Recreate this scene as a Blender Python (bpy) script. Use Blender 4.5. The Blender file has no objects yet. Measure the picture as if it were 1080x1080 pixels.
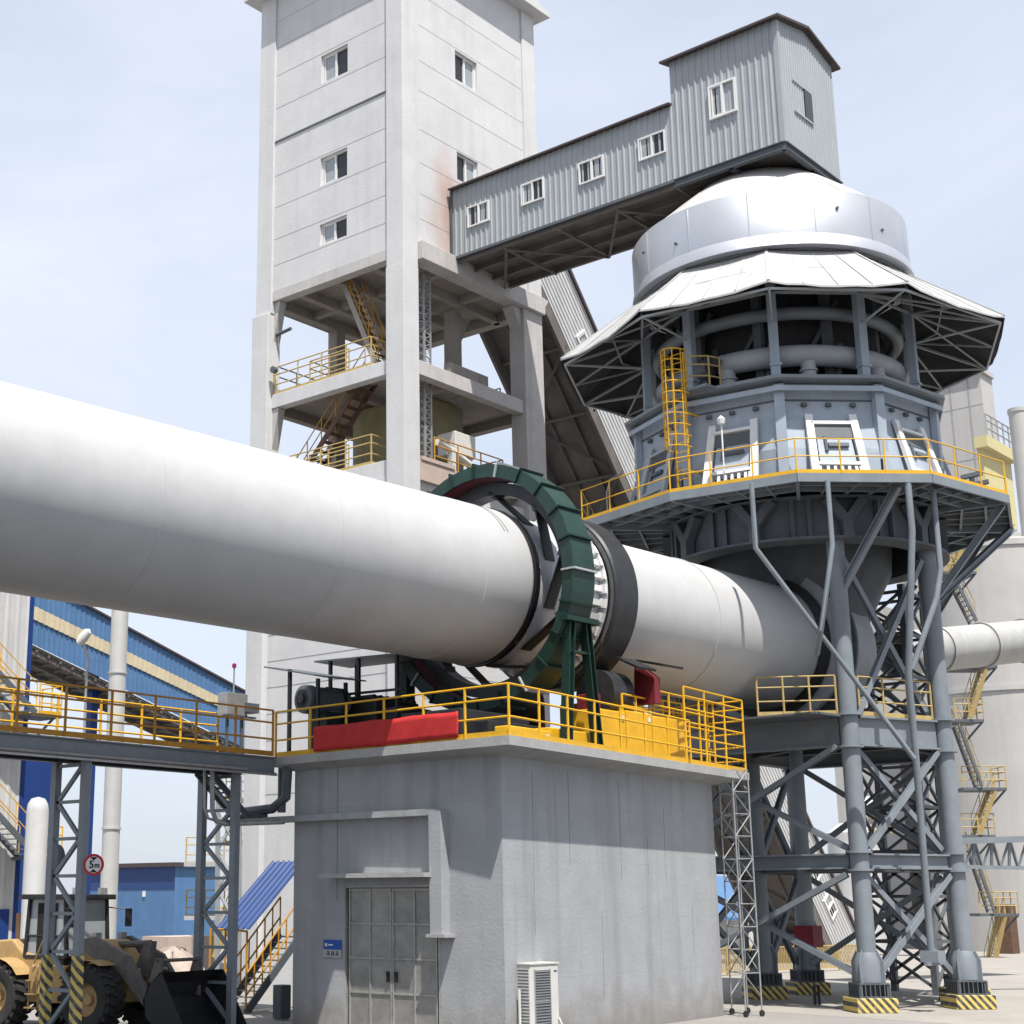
import bpy, math, random
from mathutils import Vector as V, Matrix
random.seed(7)
S = bpy.context.scene
COL = S.collection
R = math.radians
# ------------------------------------------------------------------ camera frame (for laying the site out from survey sightings)
FPX, CX, CY, EYE = 1611.0, 385.0, 540.0, 2.9
AZ, PIT = R(42.35), math.atan(410 / 1611.0)
FW = V((math.cos(AZ) * math.cos(PIT), math.sin(AZ) * math.cos(PIT), math.sin(PIT)))
RT = V((math.sin(AZ), -math.cos(AZ), 0))
UP = RT.cross(FW)
CAM = V((0, 0, EYE))
def ray(x, y): return FW + RT * ((x - CX) / FPX) + UP * ((CY - y) / FPX)
def oX(x, y, X): d = ray(x, y); return CAM + d * (X / d.x)
def oY(x, y, Y): d = ray(x, y); return CAM + d * (Y / d.y)
def oZ(x, y, Z): d = ray(x, y); return CAM + d * ((Z - EYE) / d.z)
def oD(x, y, D): return CAM + ray(x, y) * D
ZA = V((0, 0, 1))
# ------------------------------------------------------------------ mesh builder
OFF = {}
XF = [1.0]
def kq(p): return CAM + (V(p) - CAM) * 1.04
class MB:
    def __init__(s): s.v = []; s.f = []
    def add(s, vs, fs):
        b = len(s.v); s.v += [V(p) for p in vs]; s.f += [tuple(i + b for i in q) for q in fs]; return s
    def quad(s, *p): return s.add(p, [tuple(range(len(p)))])
    def obox(s, c, ax, ay, az):
        c = V(c); P = [c + ax * i + ay * j + az * k for k in (-1, 1) for j in (-1, 1) for i in (-1, 1)]
        return s.add(P, [(0, 2, 3, 1), (4, 5, 7, 6), (0, 1, 5, 4), (2, 6, 7, 3), (0, 4, 6, 2), (1, 3, 7, 5)])
    def box(s, x0, x1, y0, y1, z0, z1):
        return s.obox(((x0 + x1) / 2, (y0 + y1) / 2, (z0 + z1) / 2), V(((x1 - x0) / 2, 0, 0)), V((0, (y1 - y0) / 2, 0)), V((0, 0, (z1 - z0) / 2)))
    def bar(s, p, q, w, h=None, up=ZA):
        p, q = V(p), V(q); h = w if h is None else h
        d = q - p; L = d.length
        if L < 1e-6: return s
        d /= L
        if abs(d.dot(up)) > .995: up = V((1, 0, 0)) if abs(d.x) < .9 else V((0, 1, 0))
        sd = d.cross(up).normalized(); u = sd.cross(d)
        return s.obox((p + q) / 2, d * (L / 2), sd * (w / 2), u * (h / 2))
    def ibeam(s, p, q, w, h, t=.03, up=ZA):
        p, q = V(p), V(q); d = (q - p).normalized()
        if abs(d.dot(up)) > .995: up = V((1, 0, 0))
        sd = d.cross(up).normalized(); u = sd.cross(d)
        o = u * (h / 2 - t / 2)
        s.bar(p + o, q + o, w, t, up); s.bar(p - o, q - o, w, t, up)
        return s.bar(p, q, t, h - 2 * t, up)
    def tube(s, p, q, r, n=10, r2=None, caps=True):
        return s.sweep([p, q], r, n, caps, r2)
    def sweep(s, pts, r, n=8, caps=True, r2=None):
        pts = [V(p) for p in pts]; m = len(pts); rings = []
        t0 = (pts[1] - pts[0]).normalized()
        a = t0.cross(ZA if abs(t0.z) < .95 else V((1, 0, 0))).normalized()
        vs = []
        for i in range(m):
            if i == 0: t = t0
            elif i == m - 1: t = (pts[i] - pts[i - 1]).normalized()
            else: t = ((pts[i] - pts[i - 1]).normalized() + (pts[i + 1] - pts[i]).normalized()).normalized()
            a = (a - t * a.dot(t)).normalized(); b = t.cross(a)
            k = 1.0
            if 0 < i < m - 1:
                c = max(.5, t.dot((pts[i] - pts[i - 1]).normalized())); k = 1.0 if c > .99 else min(1.4, 1 / c)
            rr = r if (r2 is None or m < 2) else r + (r2 - r) * i / (m - 1)
            vs += [pts[i] + (a * math.cos(2 * math.pi * j / n) + b * math.sin(2 * math.pi * j / n)) * rr for j in range(n)]
        fs = [(i * n + j, i * n + (j + 1) % n, (i + 1) * n + (j + 1) % n, (i + 1) * n + j) for i in range(m - 1) for j in range(n)]
        if caps: fs += [tuple(range(n - 1, -1, -1)), tuple(range((m - 1) * n, m * n))]
        return s.add(vs, fs)
    def lathe(s, prof, c, n=48, d=ZA, closed=False, a0=0, a1=2 * math.pi, ref=None):
        # prof = [(radius, along)], d = axis
        c = V(c); d = V(d).normalized()
        a = V(ref) if ref is not None else d.cross(ZA if abs(d.z) < .95 else V((1, 0, 0)))
        a = (a - d * a.dot(d)).normalized(); b = d.cross(a)
        full = abs(a1 - a0 - 2 * math.pi) < 1e-6; m = n if full else n + 1
        vs = []
        for (r, h) in prof:
            for j in range(m):
                t = a0 + (a1 - a0) * j / n
                vs.append(c + d * h + (a * math.cos(t) + b * math.sin(t)) * r)
        fs = []; K = len(prof)
        for i in range(K if closed else K - 1):
            i2 = (i + 1) % K
            for j in range(n):
                j2 = (j + 1) % m
                fs.append((i * m + j, i * m + j2, i2 * m + j2, i2 * m + j))
        return s.add(vs, fs)
    def prism(s, poly, ext):
        poly = [V(p) for p in poly]; ext = V(ext); n = len(poly)
        return s.add(poly + [p + ext for p in poly], [tuple(range(n - 1, -1, -1)), tuple(range(n, 2 * n))] + [(i, (i + 1) % n, n + (i + 1) % n, n + i) for i in range(n)])
    def corr(s, O, U, W, w, h, N, pitch=.25, dep=.04, h2=None, shift=None):
        # ribbed sheet: ribs run along W, step along U, stand out along N ; h2 height at far end
        O, U, W, N = V(O), V(U).normalized(), V(W).normalized(), V(N).normalized()
        k = max(1, int(round(w / pitch))); p = w / k; us = []
        for i in range(k):
            us += [(i * p, 0), (i * p + .55 * p, 0), (i * p + .68 * p, dep), (i * p + .87 * p, dep)]
        us.append((w, 0)); vs = []
        for (x, q) in us:
            hh = h if h2 is None else h + (h2 - h) * x / w
            sh = 0 if shift is None else shift * x / w
            vs += [O + U * x + N * q + W * sh, O + U * x + N * q + W * (hh + sh)]
        return s.add(vs, [(2 * i, 2 * i + 2, 2 * i + 3, 2 * i + 1) for i in range(len(us) - 1)])
    def build(s, name, mat, parent=None, label=None, smooth=False, bevel=0):
        me = bpy.data.meshes.new(name)
        off = OFF.get(parent.name, V((0, 0, 0))) if parent else V((0, 0, 0))
        if XF[0] != 1.0: s.v = [CAM + (p - CAM) * XF[0] for p in s.v]
        me.from_pydata([tuple(p - off) for p in s.v], [], s.f)
        me.update()
        if smooth:
            me.polygons.foreach_set('use_smooth', [True] * len(me.polygons))
            try: me.set_sharp_from_angle(angle=R(38))
            except Exception: pass
        me.materials.append(mat)
        o = bpy.data.objects.new(name, me); COL.objects.link(o)
        if parent: o.parent = parent; OFF[o.name] = off
        if label: o['label'] = label
        if bevel:
            b = o.modifiers.new('Bevel', 'BEVEL'); b.width = bevel; b.segments = 2; b.limit_method = 'ANGLE'
        return o
def thing(name, label, cat, loc=(0, 0, 0), group=None):
    o = bpy.data.objects.new(name, None); COL.objects.link(o); o.location = loc; o.empty_display_size = .3
    OFF[o.name] = V(loc); o['label'] = label; o['category'] = cat
    if group: o['group'] = group
    return o
def tag(o, label, cat, group=None, kind=None):
    if label: o['label'] = label
    if cat: o['category'] = cat
    if group: o['group'] = group
    if kind: o['kind'] = kind
    return o
def kids(o): return [c for c in COL.objects if c.parent == o]
def copy_tree(o, parent=None):
    c = o.copy(); COL.objects.link(c)
    if parent: c.parent = parent
    for k in kids(o): copy_tree(k, c)
    return c
# ------------------------------------------------------------------ materials
def mat(name, col, rough=.7, metal=0, var=.12, scale=2.0, bump=.0, bscale=30., streak=0., streak_col=None, spots=0., col2=None, spec=.3, stain=None, grid=0, base=None):
    col = tuple(c * .8 for c in col)
    if col2: col2 = tuple(c * .8 for c in col2)
    if streak_col: streak_col = tuple(c * .8 for c in streak_col)
    m = bpy.data.materials.new(name); m.use_nodes = True
    N, L = m.node_tree.nodes, m.node_tree.links; N.clear()
    out = N.new('ShaderNodeOutputMaterial'); p = N.new('ShaderNodeBsdfPrincipled'); L.new(p.outputs[0], out.inputs[0])
    p.inputs['Roughness'].default_value = rough; p.inputs['Metallic'].default_value = metal
    p.inputs['Specular IOR Level'].default_value = spec
    g = N.new('ShaderNodeNewGeometry'); pos = g.outputs['Position']
    n1 = N.new('ShaderNodeTexNoise'); n1.inputs['Scale'].default_value = scale; n1.inputs['Detail'].default_value = 6; n1.inputs['Roughness'].default_value = .65
    L.new(pos, n1.inputs['Vector'])
    r = N.new('ShaderNodeMapRange'); r.inputs[1].default_value = .3; r.inputs[2].default_value = .7; r.inputs[3].default_value = 1 - var; r.inputs[4].default_value = 1 + var
    L.new(n1.outputs[0], r.inputs[0])
    mx = N.new('ShaderNodeMix'); mx.data_type = 'RGBA'; mx.blend_type = 'MULTIPLY'; mx.inputs[0].default_value = 1
    mx.inputs[6].default_value = (*col, 1); L.new(r.outputs[0], mx.inputs[7]); last = mx.outputs[2]
    if streak > 0:
        mp = N.new('ShaderNodeMapping'); mp.inputs['Scale'].default_value = (1.6, 1.6, .09); L.new(pos, mp.inputs[0])
        n2 = N.new('ShaderNodeTexNoise'); n2.inputs['Scale'].default_value = 1.5; n2.inputs['Detail'].default_value = 5; L.new(mp.outputs[0], n2.inputs['Vector'])
        r2 = N.new('ShaderNodeMapRange'); r2.inputs[1].default_value = .5; r2.inputs[2].default_value = .72; r2.inputs[3].default_value = 0; r2.inputs[4].default_value = streak; L.new(n2.outputs[0], r2.inputs[0])
        m2 = N.new('ShaderNodeMix'); m2.data_type = 'RGBA'; L.new(r2.outputs[0], m2.inputs[0]); L.new(last, m2.inputs[6])
        m2.inputs[7].default_value = (*(streak_col or tuple(c * .5 for c in col)), 1); last = m2.outputs[2]
    if spots > 0:
        n3 = N.new('ShaderNodeTexNoise'); n3.inputs['Scale'].default_value = scale * 2.7; n3.inputs['Detail'].default_value = 8; n3.inputs['Roughness'].default_value = .7; L.new(pos, n3.inputs['Vector'])
        r3 = N.new('ShaderNodeMapRange'); r3.inputs[1].default_value = .56; r3.inputs[2].default_value = .7; r3.inputs[3].default_value = 0; r3.inputs[4].default_value = spots; L.new(n3.outputs[0], r3.inputs[0])
        m3 = N.new('ShaderNodeMix'); m3.data_type = 'RGBA'; L.new(r3.outputs[0], m3.inputs[0]); L.new(last, m3.inputs[6])
        m3.inputs[7].default_value = (*(col2 or tuple(c * .45 for c in col)), 1); last = m3.outputs[2]
    if stain:
        c, rad, scol, amt = stain
        vm = N.new('ShaderNodeVectorMath'); vm.operation = 'SUBTRACT'; L.new(pos, vm.inputs[0]); vm.inputs[1].default_value = c
        vs = N.new('ShaderNodeVectorMath'); vs.operation = 'DIVIDE'; L.new(vm.outputs[0], vs.inputs[0]); vs.inputs[1].default_value = rad
        ln = N.new('ShaderNodeVectorMath'); ln.operation = 'LENGTH'; L.new(vs.outputs[0], ln.inputs[0])
        ad = N.new('ShaderNodeMath'); ad.operation = 'ADD'; L.new(ln.outputs['Value'], ad.inputs[0])
        nn = N.new('ShaderNodeTexNoise'); nn.inputs['Scale'].default_value = .9; nn.inputs['Detail'].default_value = 6; L.new(pos, nn.inputs['Vector'])
        L.new(nn.outputs[0], ad.inputs[1])
        rs = N.new('ShaderNodeMapRange'); rs.inputs[1].default_value = .75; rs.inputs[2].default_value = 1.6; rs.inputs[3].default_value = amt; rs.inputs[4].default_value = 0; L.new(ad.outputs[0], rs.inputs[0])
        ms = N.new('ShaderNodeMix'); ms.data_type = 'RGBA'; L.new(rs.outputs[0], ms.inputs[0]); L.new(last, ms.inputs[6]); ms.inputs[7].default_value = (*scol, 1); last = ms.outputs[2]
    if grid:
        # faint level formwork lines left in the face, every `grid` metres
        sp = N.new('ShaderNodeSeparateXYZ'); L.new(pos, sp.inputs[0])
        dv = N.new('ShaderNodeMath'); dv.operation = 'DIVIDE'; dv.inputs[1].default_value = grid; L.new(sp.outputs[2], dv.inputs[0])
        fr = N.new('ShaderNodeMath'); fr.operation = 'FRACT'; L.new(dv.outputs[0], fr.inputs[0])
        lt_ = N.new('ShaderNodeMath'); lt_.operation = 'LESS_THAN'; lt_.inputs[1].default_value = .014; L.new(fr.outputs[0], lt_.inputs[0])
        m0 = N.new('ShaderNodeMapRange'); m0.inputs[1].default_value = .42; m0.inputs[2].default_value = .75; m0.inputs[4].default_value = .5; L.new(n1.outputs[0], m0.inputs[0]); ml = N.new('ShaderNodeMath'); ml.operation = 'MULTIPLY'; L.new(lt_.outputs[0], ml.inputs[0]); L.new(m0.outputs[0], ml.inputs[1])
        mg = N.new('ShaderNodeMix'); mg.data_type = 'RGBA'; L.new(ml.outputs[0], mg.inputs[0]); L.new(last, mg.inputs[6]); mg.inputs[7].default_value = (*(c * .55 for c in col), 1); last = mg.outputs[2]
    if base:
        # rain splash and dirt rising unevenly from the foot of the wall
        sp = N.new('ShaderNodeSeparateXYZ'); L.new(pos, sp.inputs[0])
        nb2 = N.new('ShaderNodeTexNoise'); nb2.inputs['Scale'].default_value = 1.8; nb2.inputs['Detail'].default_value = 7; L.new(pos, nb2.inputs['Vector'])
        sb = N.new('ShaderNodeMath'); sb.operation = 'MULTIPLY_ADD'; sb.inputs[1].default_value = -1.6; L.new(nb2.outputs[0], sb.inputs[0]); L.new(sp.outputs[2], sb.inputs[2])
        rb = N.new('ShaderNodeMapRange'); rb.inputs[1].default_value = -.75; rb.inputs[2].default_value = .15; rb.inputs[3].default_value = .75; rb.inputs[4].default_value = 0; L.new(sb.outputs[0], rb.inputs[0])
        mb_ = N.new('ShaderNodeMix'); mb_.data_type = 'RGBA'; L.new(rb.outputs[0], mb_.inputs[0]); L.new(last, mb_.inputs[6]); mb_.inputs[7].default_value = (*base, 1); last = mb_.outputs[2]
    L.new(last, p.inputs['Base Color'])
    if bump > 0:
        nb = N.new('ShaderNodeTexNoise'); nb.inputs['Scale'].default_value = bscale; nb.inputs['Detail'].default_value = 4; L.new(pos, nb.inputs['Vector'])
        b = N.new('ShaderNodeBump'); b.inputs['Strength'].default_value = bump; b.inputs['Distance'].default_value = .02; L.new(nb.outputs[0], b.inputs['Height']); L.new(b.outputs[0], p.inputs['Normal'])
    return m
M = {}
M['white_conc'] = mat('white_rendered_concrete', (.645, .645, .65), .9, var=.07, scale=.8, bump=.25, bscale=9, streak=.28, streak_col=(.48, .475, .475), spots=.16, col2=(.47, .465, .465), stain=((41.0, 33.1, 27.6), (1.3, 3, 2.6), (.42, .27, .22), .8))
M['raw_conc'] = mat('bare_concrete', (.53, .51, .50), .9, var=.1, scale=1.2, bump=.3, bscale=12, streak=.3, streak_col=(.33, .30, .27), spots=.2, col2=(.36, .32, .29))
M['brown_conc'] = mat('brown_grey_concrete', (.36, .33, .30), .9, var=.14, scale=1.0, bump=.3, streak=.35, streak_col=(.22, .19, .15), spots=.25, col2=(.25, .2, .16))  # darker brown-grey concrete, mainly for the tower's inner members
M['pink_conc'] = mat('pink_dusted_concrete', (.55, .44, .38), .9, var=.1, scale=1.4, bump=.2, spots=.2)
M['pier_conc'] = mat('grey_pier_concrete', (.385, .395, .41), .88, var=.09, scale=1.1, bump=.3, bscale=14, streak=.6, streak_col=(.265, .27, .275), spots=.35, col2=(.31, .31, .315), grid=1.25, base=(.20, .18, .16))
M['slab_conc'] = mat('slab_concrete', (.40, .40, .395), .88, var=.12, scale=1.6, bump=.3, bscale=14, streak=.3, streak_col=(.28, .28, .27), spots=.2)
M['joint'] = mat('panel_joint_mortar', (.36, .355, .355), .9)
M['pink_dust'] = mat('pink_dust_stain', (.62, .47, .42), .95, var=.1)
M['silo_conc'] = mat('silo_concrete', (.50, .49, .475), .9, var=.06, scale=.5, streak=.3, streak_col=(.38, .37, .36), spots=.1)
M['kiln'] = mat('kiln_white_paint', (.50, .505, .51), .48, var=.06, scale=1.1, bump=.12, bscale=3, spots=.4, col2=(.45, .45, .45), streak=.22, streak_col=(.45, .445, .44), spec=.35)
M['kiln_low'] = mat('kiln_stained_paint', (.52, .54, .58), .45, var=.1, scale=2.0, spots=.6, col2=(.14, .15, .18), spec=.5)
M['black'] = mat('black_steel', (.022, .023, .026), .45, var=.25, scale=3, spots=.2, col2=(.08, .08, .085))
M['tyre_steel'] = mat('dark_tyre_steel', (.045, .048, .052), .42, metal=.3, var=.2, scale=3, spots=.3, col2=(.12, .12, .12))
M['tyre_side'] = mat('bare_tyre_side', (.19, .19, .195), .4, metal=.4, var=.2, scale=4)
M['grease'] = mat('black_grease', (.012, .012, .014), .25, var=.3, scale=5, spec=.5)
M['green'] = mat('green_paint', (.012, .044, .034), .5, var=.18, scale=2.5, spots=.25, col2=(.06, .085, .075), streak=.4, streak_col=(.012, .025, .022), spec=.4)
M['green_dark'] = mat('dark_and_shaded_green', (.008, .032, .024), .5, var=.2, scale=3, spots=.3, col2=(.015, .02, .018))
M['maroon'] = mat('maroon_paint', (.10, .02, .03), .5, var=.2)
M['red'] = mat('red_primer', (.17, .02, .03), .55, var=.2)
M['banner'] = mat('red_banner_cloth', (.52, .03, .03), .75, var=.1, scale=3, spots=.15, col2=(.48, .02, .02))
M['yellow'] = mat('yellow_paint', (.74, .41, .015), .5, var=.12, scale=3, spots=.3, col2=(.42, .23, .05), spec=.4)
M['yellow_dull'] = mat('weathered_yellow_paint', (.50, .37, .15), .65, var=.15, scale=4, spots=.4, col2=(.30, .2, .11))
M['rusty_shaded_yellow'] = mat('rusty_and_shaded_yellow', (.50, .25, .035), .65, var=.15, scale=4, spots=.45, col2=(.22, .09, .03))
M['steel'] = mat('grey_painted_steel', (.215, .245, .275), .5, var=.12, scale=1.8, streak=.25, streak_col=(.15, .16, .17), spots=.12, col2=(.29, .3, .31), spec=.4)
M['steel_dark'] = mat('dark_grey_steel', (.11, .125, .14), .55, var=.15, scale=2, spots=.2)
M['steel_blue'] = mat('blue_grey_steel_plate', (.37, .43, .50), .5, var=.1, scale=1.5, streak=.3, streak_col=(.24, .27, .30), spots=.15, col2=(.24, .27, .3), spec=.4)
M['steel_light'] = mat('light_grey_steel', (.42, .44, .46), .5, var=.1, scale=2, spots=.2)
M['near_black'] = mat('near_black_steel', (.035, .036, .04), .7, var=.3, scale=2)  # near-black, for the inner drum and the skirt underside
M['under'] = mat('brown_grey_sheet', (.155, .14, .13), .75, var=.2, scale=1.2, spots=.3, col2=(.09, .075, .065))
M['clad'] = mat('grey_blue_cladding', (.375, .402, .42), .5, metal=.15, var=.06, scale=1, streak=.3, streak_col=(.29, .32, .34), spec=.4)
M['clad_white'] = mat('white_cladding', (.56, .56, .56), .5, var=.07, scale=1.3, streak=.2, spec=.4)
M['roof_red'] = mat('dark_red_roof_trim', (.075, .055, .057), .6, var=.2)
M['silver'] = mat('silver_sheet', (.60, .62, .66), .45, metal=.75, var=.05, scale=1.0, spots=.1, col2=(.5, .51, .53))
M['silver_dull'] = mat('dull_aluminium_sheet', (.58, .575, .56), .55, metal=.25, var=.08, scale=1.4, streak=.3, streak_col=(.42, .41, .38), spots=.2, col2=(.45, .44, .41))
M['duct_sheet'] = mat('grey_duct_sheet', (.47, .47, .46), .5, metal=.2, var=.1, scale=1.2, streak=.4, streak_col=(.33, .32, .31), spots=.2)
M['skirt_sheet'] = mat('weathered_skirt_sheet', (.475, .475, .47), .6, metal=.1, var=.12, scale=1.6, streak=.5, streak_col=(.33, .325, .31), spots=.4, col2=(.34, .335, .325))
M['white'] = mat('white_paint', (.78, .78, .77), .5, var=.05, scale=3, spots=.08)
M['offwhite'] = mat('off_white_plastic', (.66, .65, .61), .5, var=.06, scale=4)
M['galv'] = mat('galvanised_steel', (.42, .42, .42), .45, metal=.5, var=.15, scale=6)
M['door'] = mat('tarnished_door_sheet', (.33, .325, .305), .45, metal=.35, var=.22, scale=2.2, spots=.35, col2=(.17, .15, .13))
M['door_rib'] = mat('door_stiffener_steel', (.40, .395, .375), .45, metal=.3, var=.2, scale=5)
M['rust'] = mat('rust', (.13, .075, .05), .85, var=.25, scale=5)
M['glass'] = mat('pale_window_glass', (.34, .37, .39), .12, var=.1, scale=2, spec=.6)
M['dark_glass_and_shade'] = mat('dark_window_opening', (.02, .02, .024), .2, spec=.5)
M['dark'] = mat('dark_interior', (.02, .02, .022), .9)
M['blue'] = mat('blue_cladding', (.085, .19, .37), .5, var=.08, scale=1, streak=.2, spec=.4)
M['blue_dark'] = mat('dark_blue_cladding', (.012, .045, .20), .5, var=.1, scale=1)
M['blue_roof'] = mat('blue_roof_sheet', (.025, .06, .19), .5, var=.1)
M['cream'] = mat('cream_translucent_strip', (.60, .52, .36), .6, var=.08, scale=2, streak=.3)
M['khaki'] = mat('khaki_dusted_steel', (.30, .27, .15), .7, var=.2, scale=.9, streak=.4, streak_col=(.2, .17, .08), spots=.3, col2=(.36, .35, .22))
M['pale_yellow'] = mat('pale_yellow_wall', (.62, .55, .30), .85, var=.07)
M['loader'] = mat('loader_ochre_paint', (.43, .285, .125), .55, var=.15, scale=3, spots=.35, col2=(.30, .22, .13))
M['arm_steel'] = mat('dusty_arm_steel', (.135, .125, .115), .6, var=.25, scale=4, spots=.5, col2=(.25, .21, .16))
M['rubber'] = mat('dusty_rubber', (.035, .034, .033), .85, var=.25, scale=5, spots=.4, col2=(.09, .085, .075))
M['mirror_pink'] = mat('magenta_beacon', (.35, .02, .10), .3)
M['sign_white'] = mat('sign_white', (.75, .75, .74), .5, var=.03)
M['sign_red'] = mat('sign_red', (.50, .02, .03), .5, var=.05)
M['sign_black'] = mat('sign_black', (.015, .015, .017), .6)
M['sign_blue'] = mat('sign_blue', (.02, .10, .42), .5)
M['sand'] = mat('pale_gravel_pile', (.40, .335, .29), .95, var=.2, scale=3, bump=.8, bscale=7)
def hazard(name, chevron=False):
    m = bpy.data.materials.new(name); m.use_nodes = True
    N, L = m.node_tree.nodes, m.node_tree.links; p = N['Principled BSDF']; p.inputs['Roughness'].default_value = .7
    g = N.new('ShaderNodeNewGeometry'); sx = N.new('ShaderNodeSeparateXYZ'); L.new(g.outputs['Position'], sx.inputs[0])
    a = N.new('ShaderNodeMath'); a.operation = 'SUBTRACT'; L.new(sx.outputs[0], a.inputs[0]); L.new(sx.outputs[1], a.inputs[1])
    s = N.new('ShaderNodeMath'); s.operation = 'MULTIPLY'; s.inputs[1].default_value = .8; L.new(a.outputs[0], s.inputs[0])
    t = N.new('ShaderNodeMath'); t.operation = 'ADD'; L.new(s.outputs[0], t.inputs[0]); L.new(sx.outputs[2], t.inputs[1])
    q = N.new('ShaderNodeMath'); q.operation = 'MULTIPLY'; q.inputs[1].default_value = 4.2; L.new(t.outputs[0], q.inputs[0])
    fr = N.new('ShaderNodeMath'); fr.operation = 'FRACT'; L.new(q.outputs[0], fr.inputs[0])
    gt = N.new('ShaderNodeMath'); gt.operation = 'GREATER_THAN'; gt.inputs[1].default_value = .5; L.new(fr.outputs[0], gt.inputs[0])
    nz = N.new('ShaderNodeTexNoise'); nz.inputs['Scale'].default_value = 7; nz.inputs['Detail'].default_value = 6; L.new(g.outputs['Position'], nz.inputs['Vector'])
    mx = N.new('ShaderNodeMix'); mx.data_type = 'RGBA'; mx.inputs[6].default_value = (.035, .035, .035, 1); mx.inputs[7].default_value = (.58, .44, .10, 1); L.new(gt.outputs[0], mx.inputs[0])
    m2 = N.new('ShaderNodeMix'); m2.data_type = 'RGBA'; m2.blend_type = 'MIX'; m2.inputs[7].default_value = (.33, .30, .25, 1); L.new(mx.outputs[2], m2.inputs[6])
    r = N.new('ShaderNodeMapRange'); r.inputs[1].default_value = .45; r.inputs[2].default_value = .75; r.inputs[4].default_value = .55; L.new(nz.outputs[0], r.inputs[0]); L.new(r.outputs[0], m2.inputs[0])
    L.new(m2.outputs[2], p.inputs['Base Color']); return m
M['hazard'] = hazard('yellow_black_hazard_stripes')
# ------------------------------------------------------------------ shared pieces
POSTED = set()
def railing(parent, pts, h=1.1, m=None, rails=(.37, .73, 1.0), sp=1.15, toe=.12, r=.025, name='railing', posts=True, base=0.):
    m = m or M['yellow']; mb = MB(); pts = [V(p) for p in pts]; ps = []
    for p, q in zip(pts, pts[1:]):
        for k in rails: mb.tube(p + ZA * (h * k), q + ZA * (h * k), r, 6)
        if toe: mb.bar(p + ZA * (toe / 2), q + ZA * (toe / 2), .012, toe)
        n = max(1, int(round((q - p).length / sp)))
        for i in range(n): ps.append(p + (q - p) * (i / n))
    ps.append(pts[-1]); keep = []
    for p in ps:
        k = tuple(int(round(c / .05)) for c in p)
        if k in POSTED: continue
        POSTED.add(k); keep.append(p)
    ps = keep
    o = mb.build(name, m, parent, smooth=True)
    if posts:
        for p in ps: MB().tube(p - ZA * base, p + ZA * h, r * 1.25, 6).build('post', m, o, smooth=True)
    else:
        for p in ps: MB().tube(p - ZA * base, p + ZA * h, r * 1.2, 5).build('post', m, o)
    return o
def stair(parent, p, q, width, side, n, m_str, m_tread, rail=None, name='stair', raild=1.0, both=True):
    # p bottom, q top (centre of near stringer), side = unit vector across
    p, q, side = V(p), V(q), V(side).normalized(); mb = MB(); w = side * width
    mb.bar(p, q, .05, .22); mb.bar(p + w, q + w, .05, .22)
    o = mb.build(name, m_str, parent)
    t = MB(); run = V((q.x - p.x, q.y - p.y, 0)); run = run / n
    for i in range(n):
        c = p + (q - p) * ((i + .5) / n) + w / 2
        t.obox(c, run * .42, w * .48, ZA * .02)
    t.build('treads', m_tread, o)
    if rail:
        r = MB()
        for s in ((V((0, 0, 0)), w) if both else (V((0, 0, 0)),)):
            for k in (.5, 1): r.tube(p + s + ZA * raild * k, q + s + ZA * raild * k, .022, 5)
            k = max(2, int((q - p).length / 1.0))
            for i in range(k + 1): a = p + s + (q - p) * (i / k); r.tube(a, a + ZA * raild, .022, 5)
        r.build('handrail', rail, o)
    return o
def holed_wall(mb, O, U, W, w, h, N, holes, rev=.25):
    # front face in plane O + uU + vW (normal N), rectangular holes (u0,u1,v0,v1) with reveals going inward
    O, U, W, N = V(O), V(U), V(W), V(N)
    us = sorted({0, w, *[a for q in holes for a in q[:2]]}); vs = sorted({0, h, *[a for q in holes for a in q[2:]]})
    P = lambda a, b, d=0: O + U * a + W * b - N * d
    for a, b in zip(us, us[1:]):
        for c, d in zip(vs, vs[1:]):
            if any(q[0] - 1e-6 <= a and b <= q[1] + 1e-6 and q[2] - 1e-6 <= c and d <= q[3] + 1e-6 for q in holes): continue
            mb.quad(P(a, c), P(b, c), P(b, d), P(a, d))
    for (a, b, c, d) in holes:
        mb.quad(P(a, c), P(a, c, rev), P(b, c, rev), P(b, c)); mb.quad(P(a, d), P(b, d), P(b, d, rev), P(a, d, rev))
        mb.quad(P(a, c), P(a, d), P(a, d, rev), P(a, c, rev)); mb.quad(P(b, c), P(b, c, rev), P(b, d, rev), P(b, d))
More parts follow.
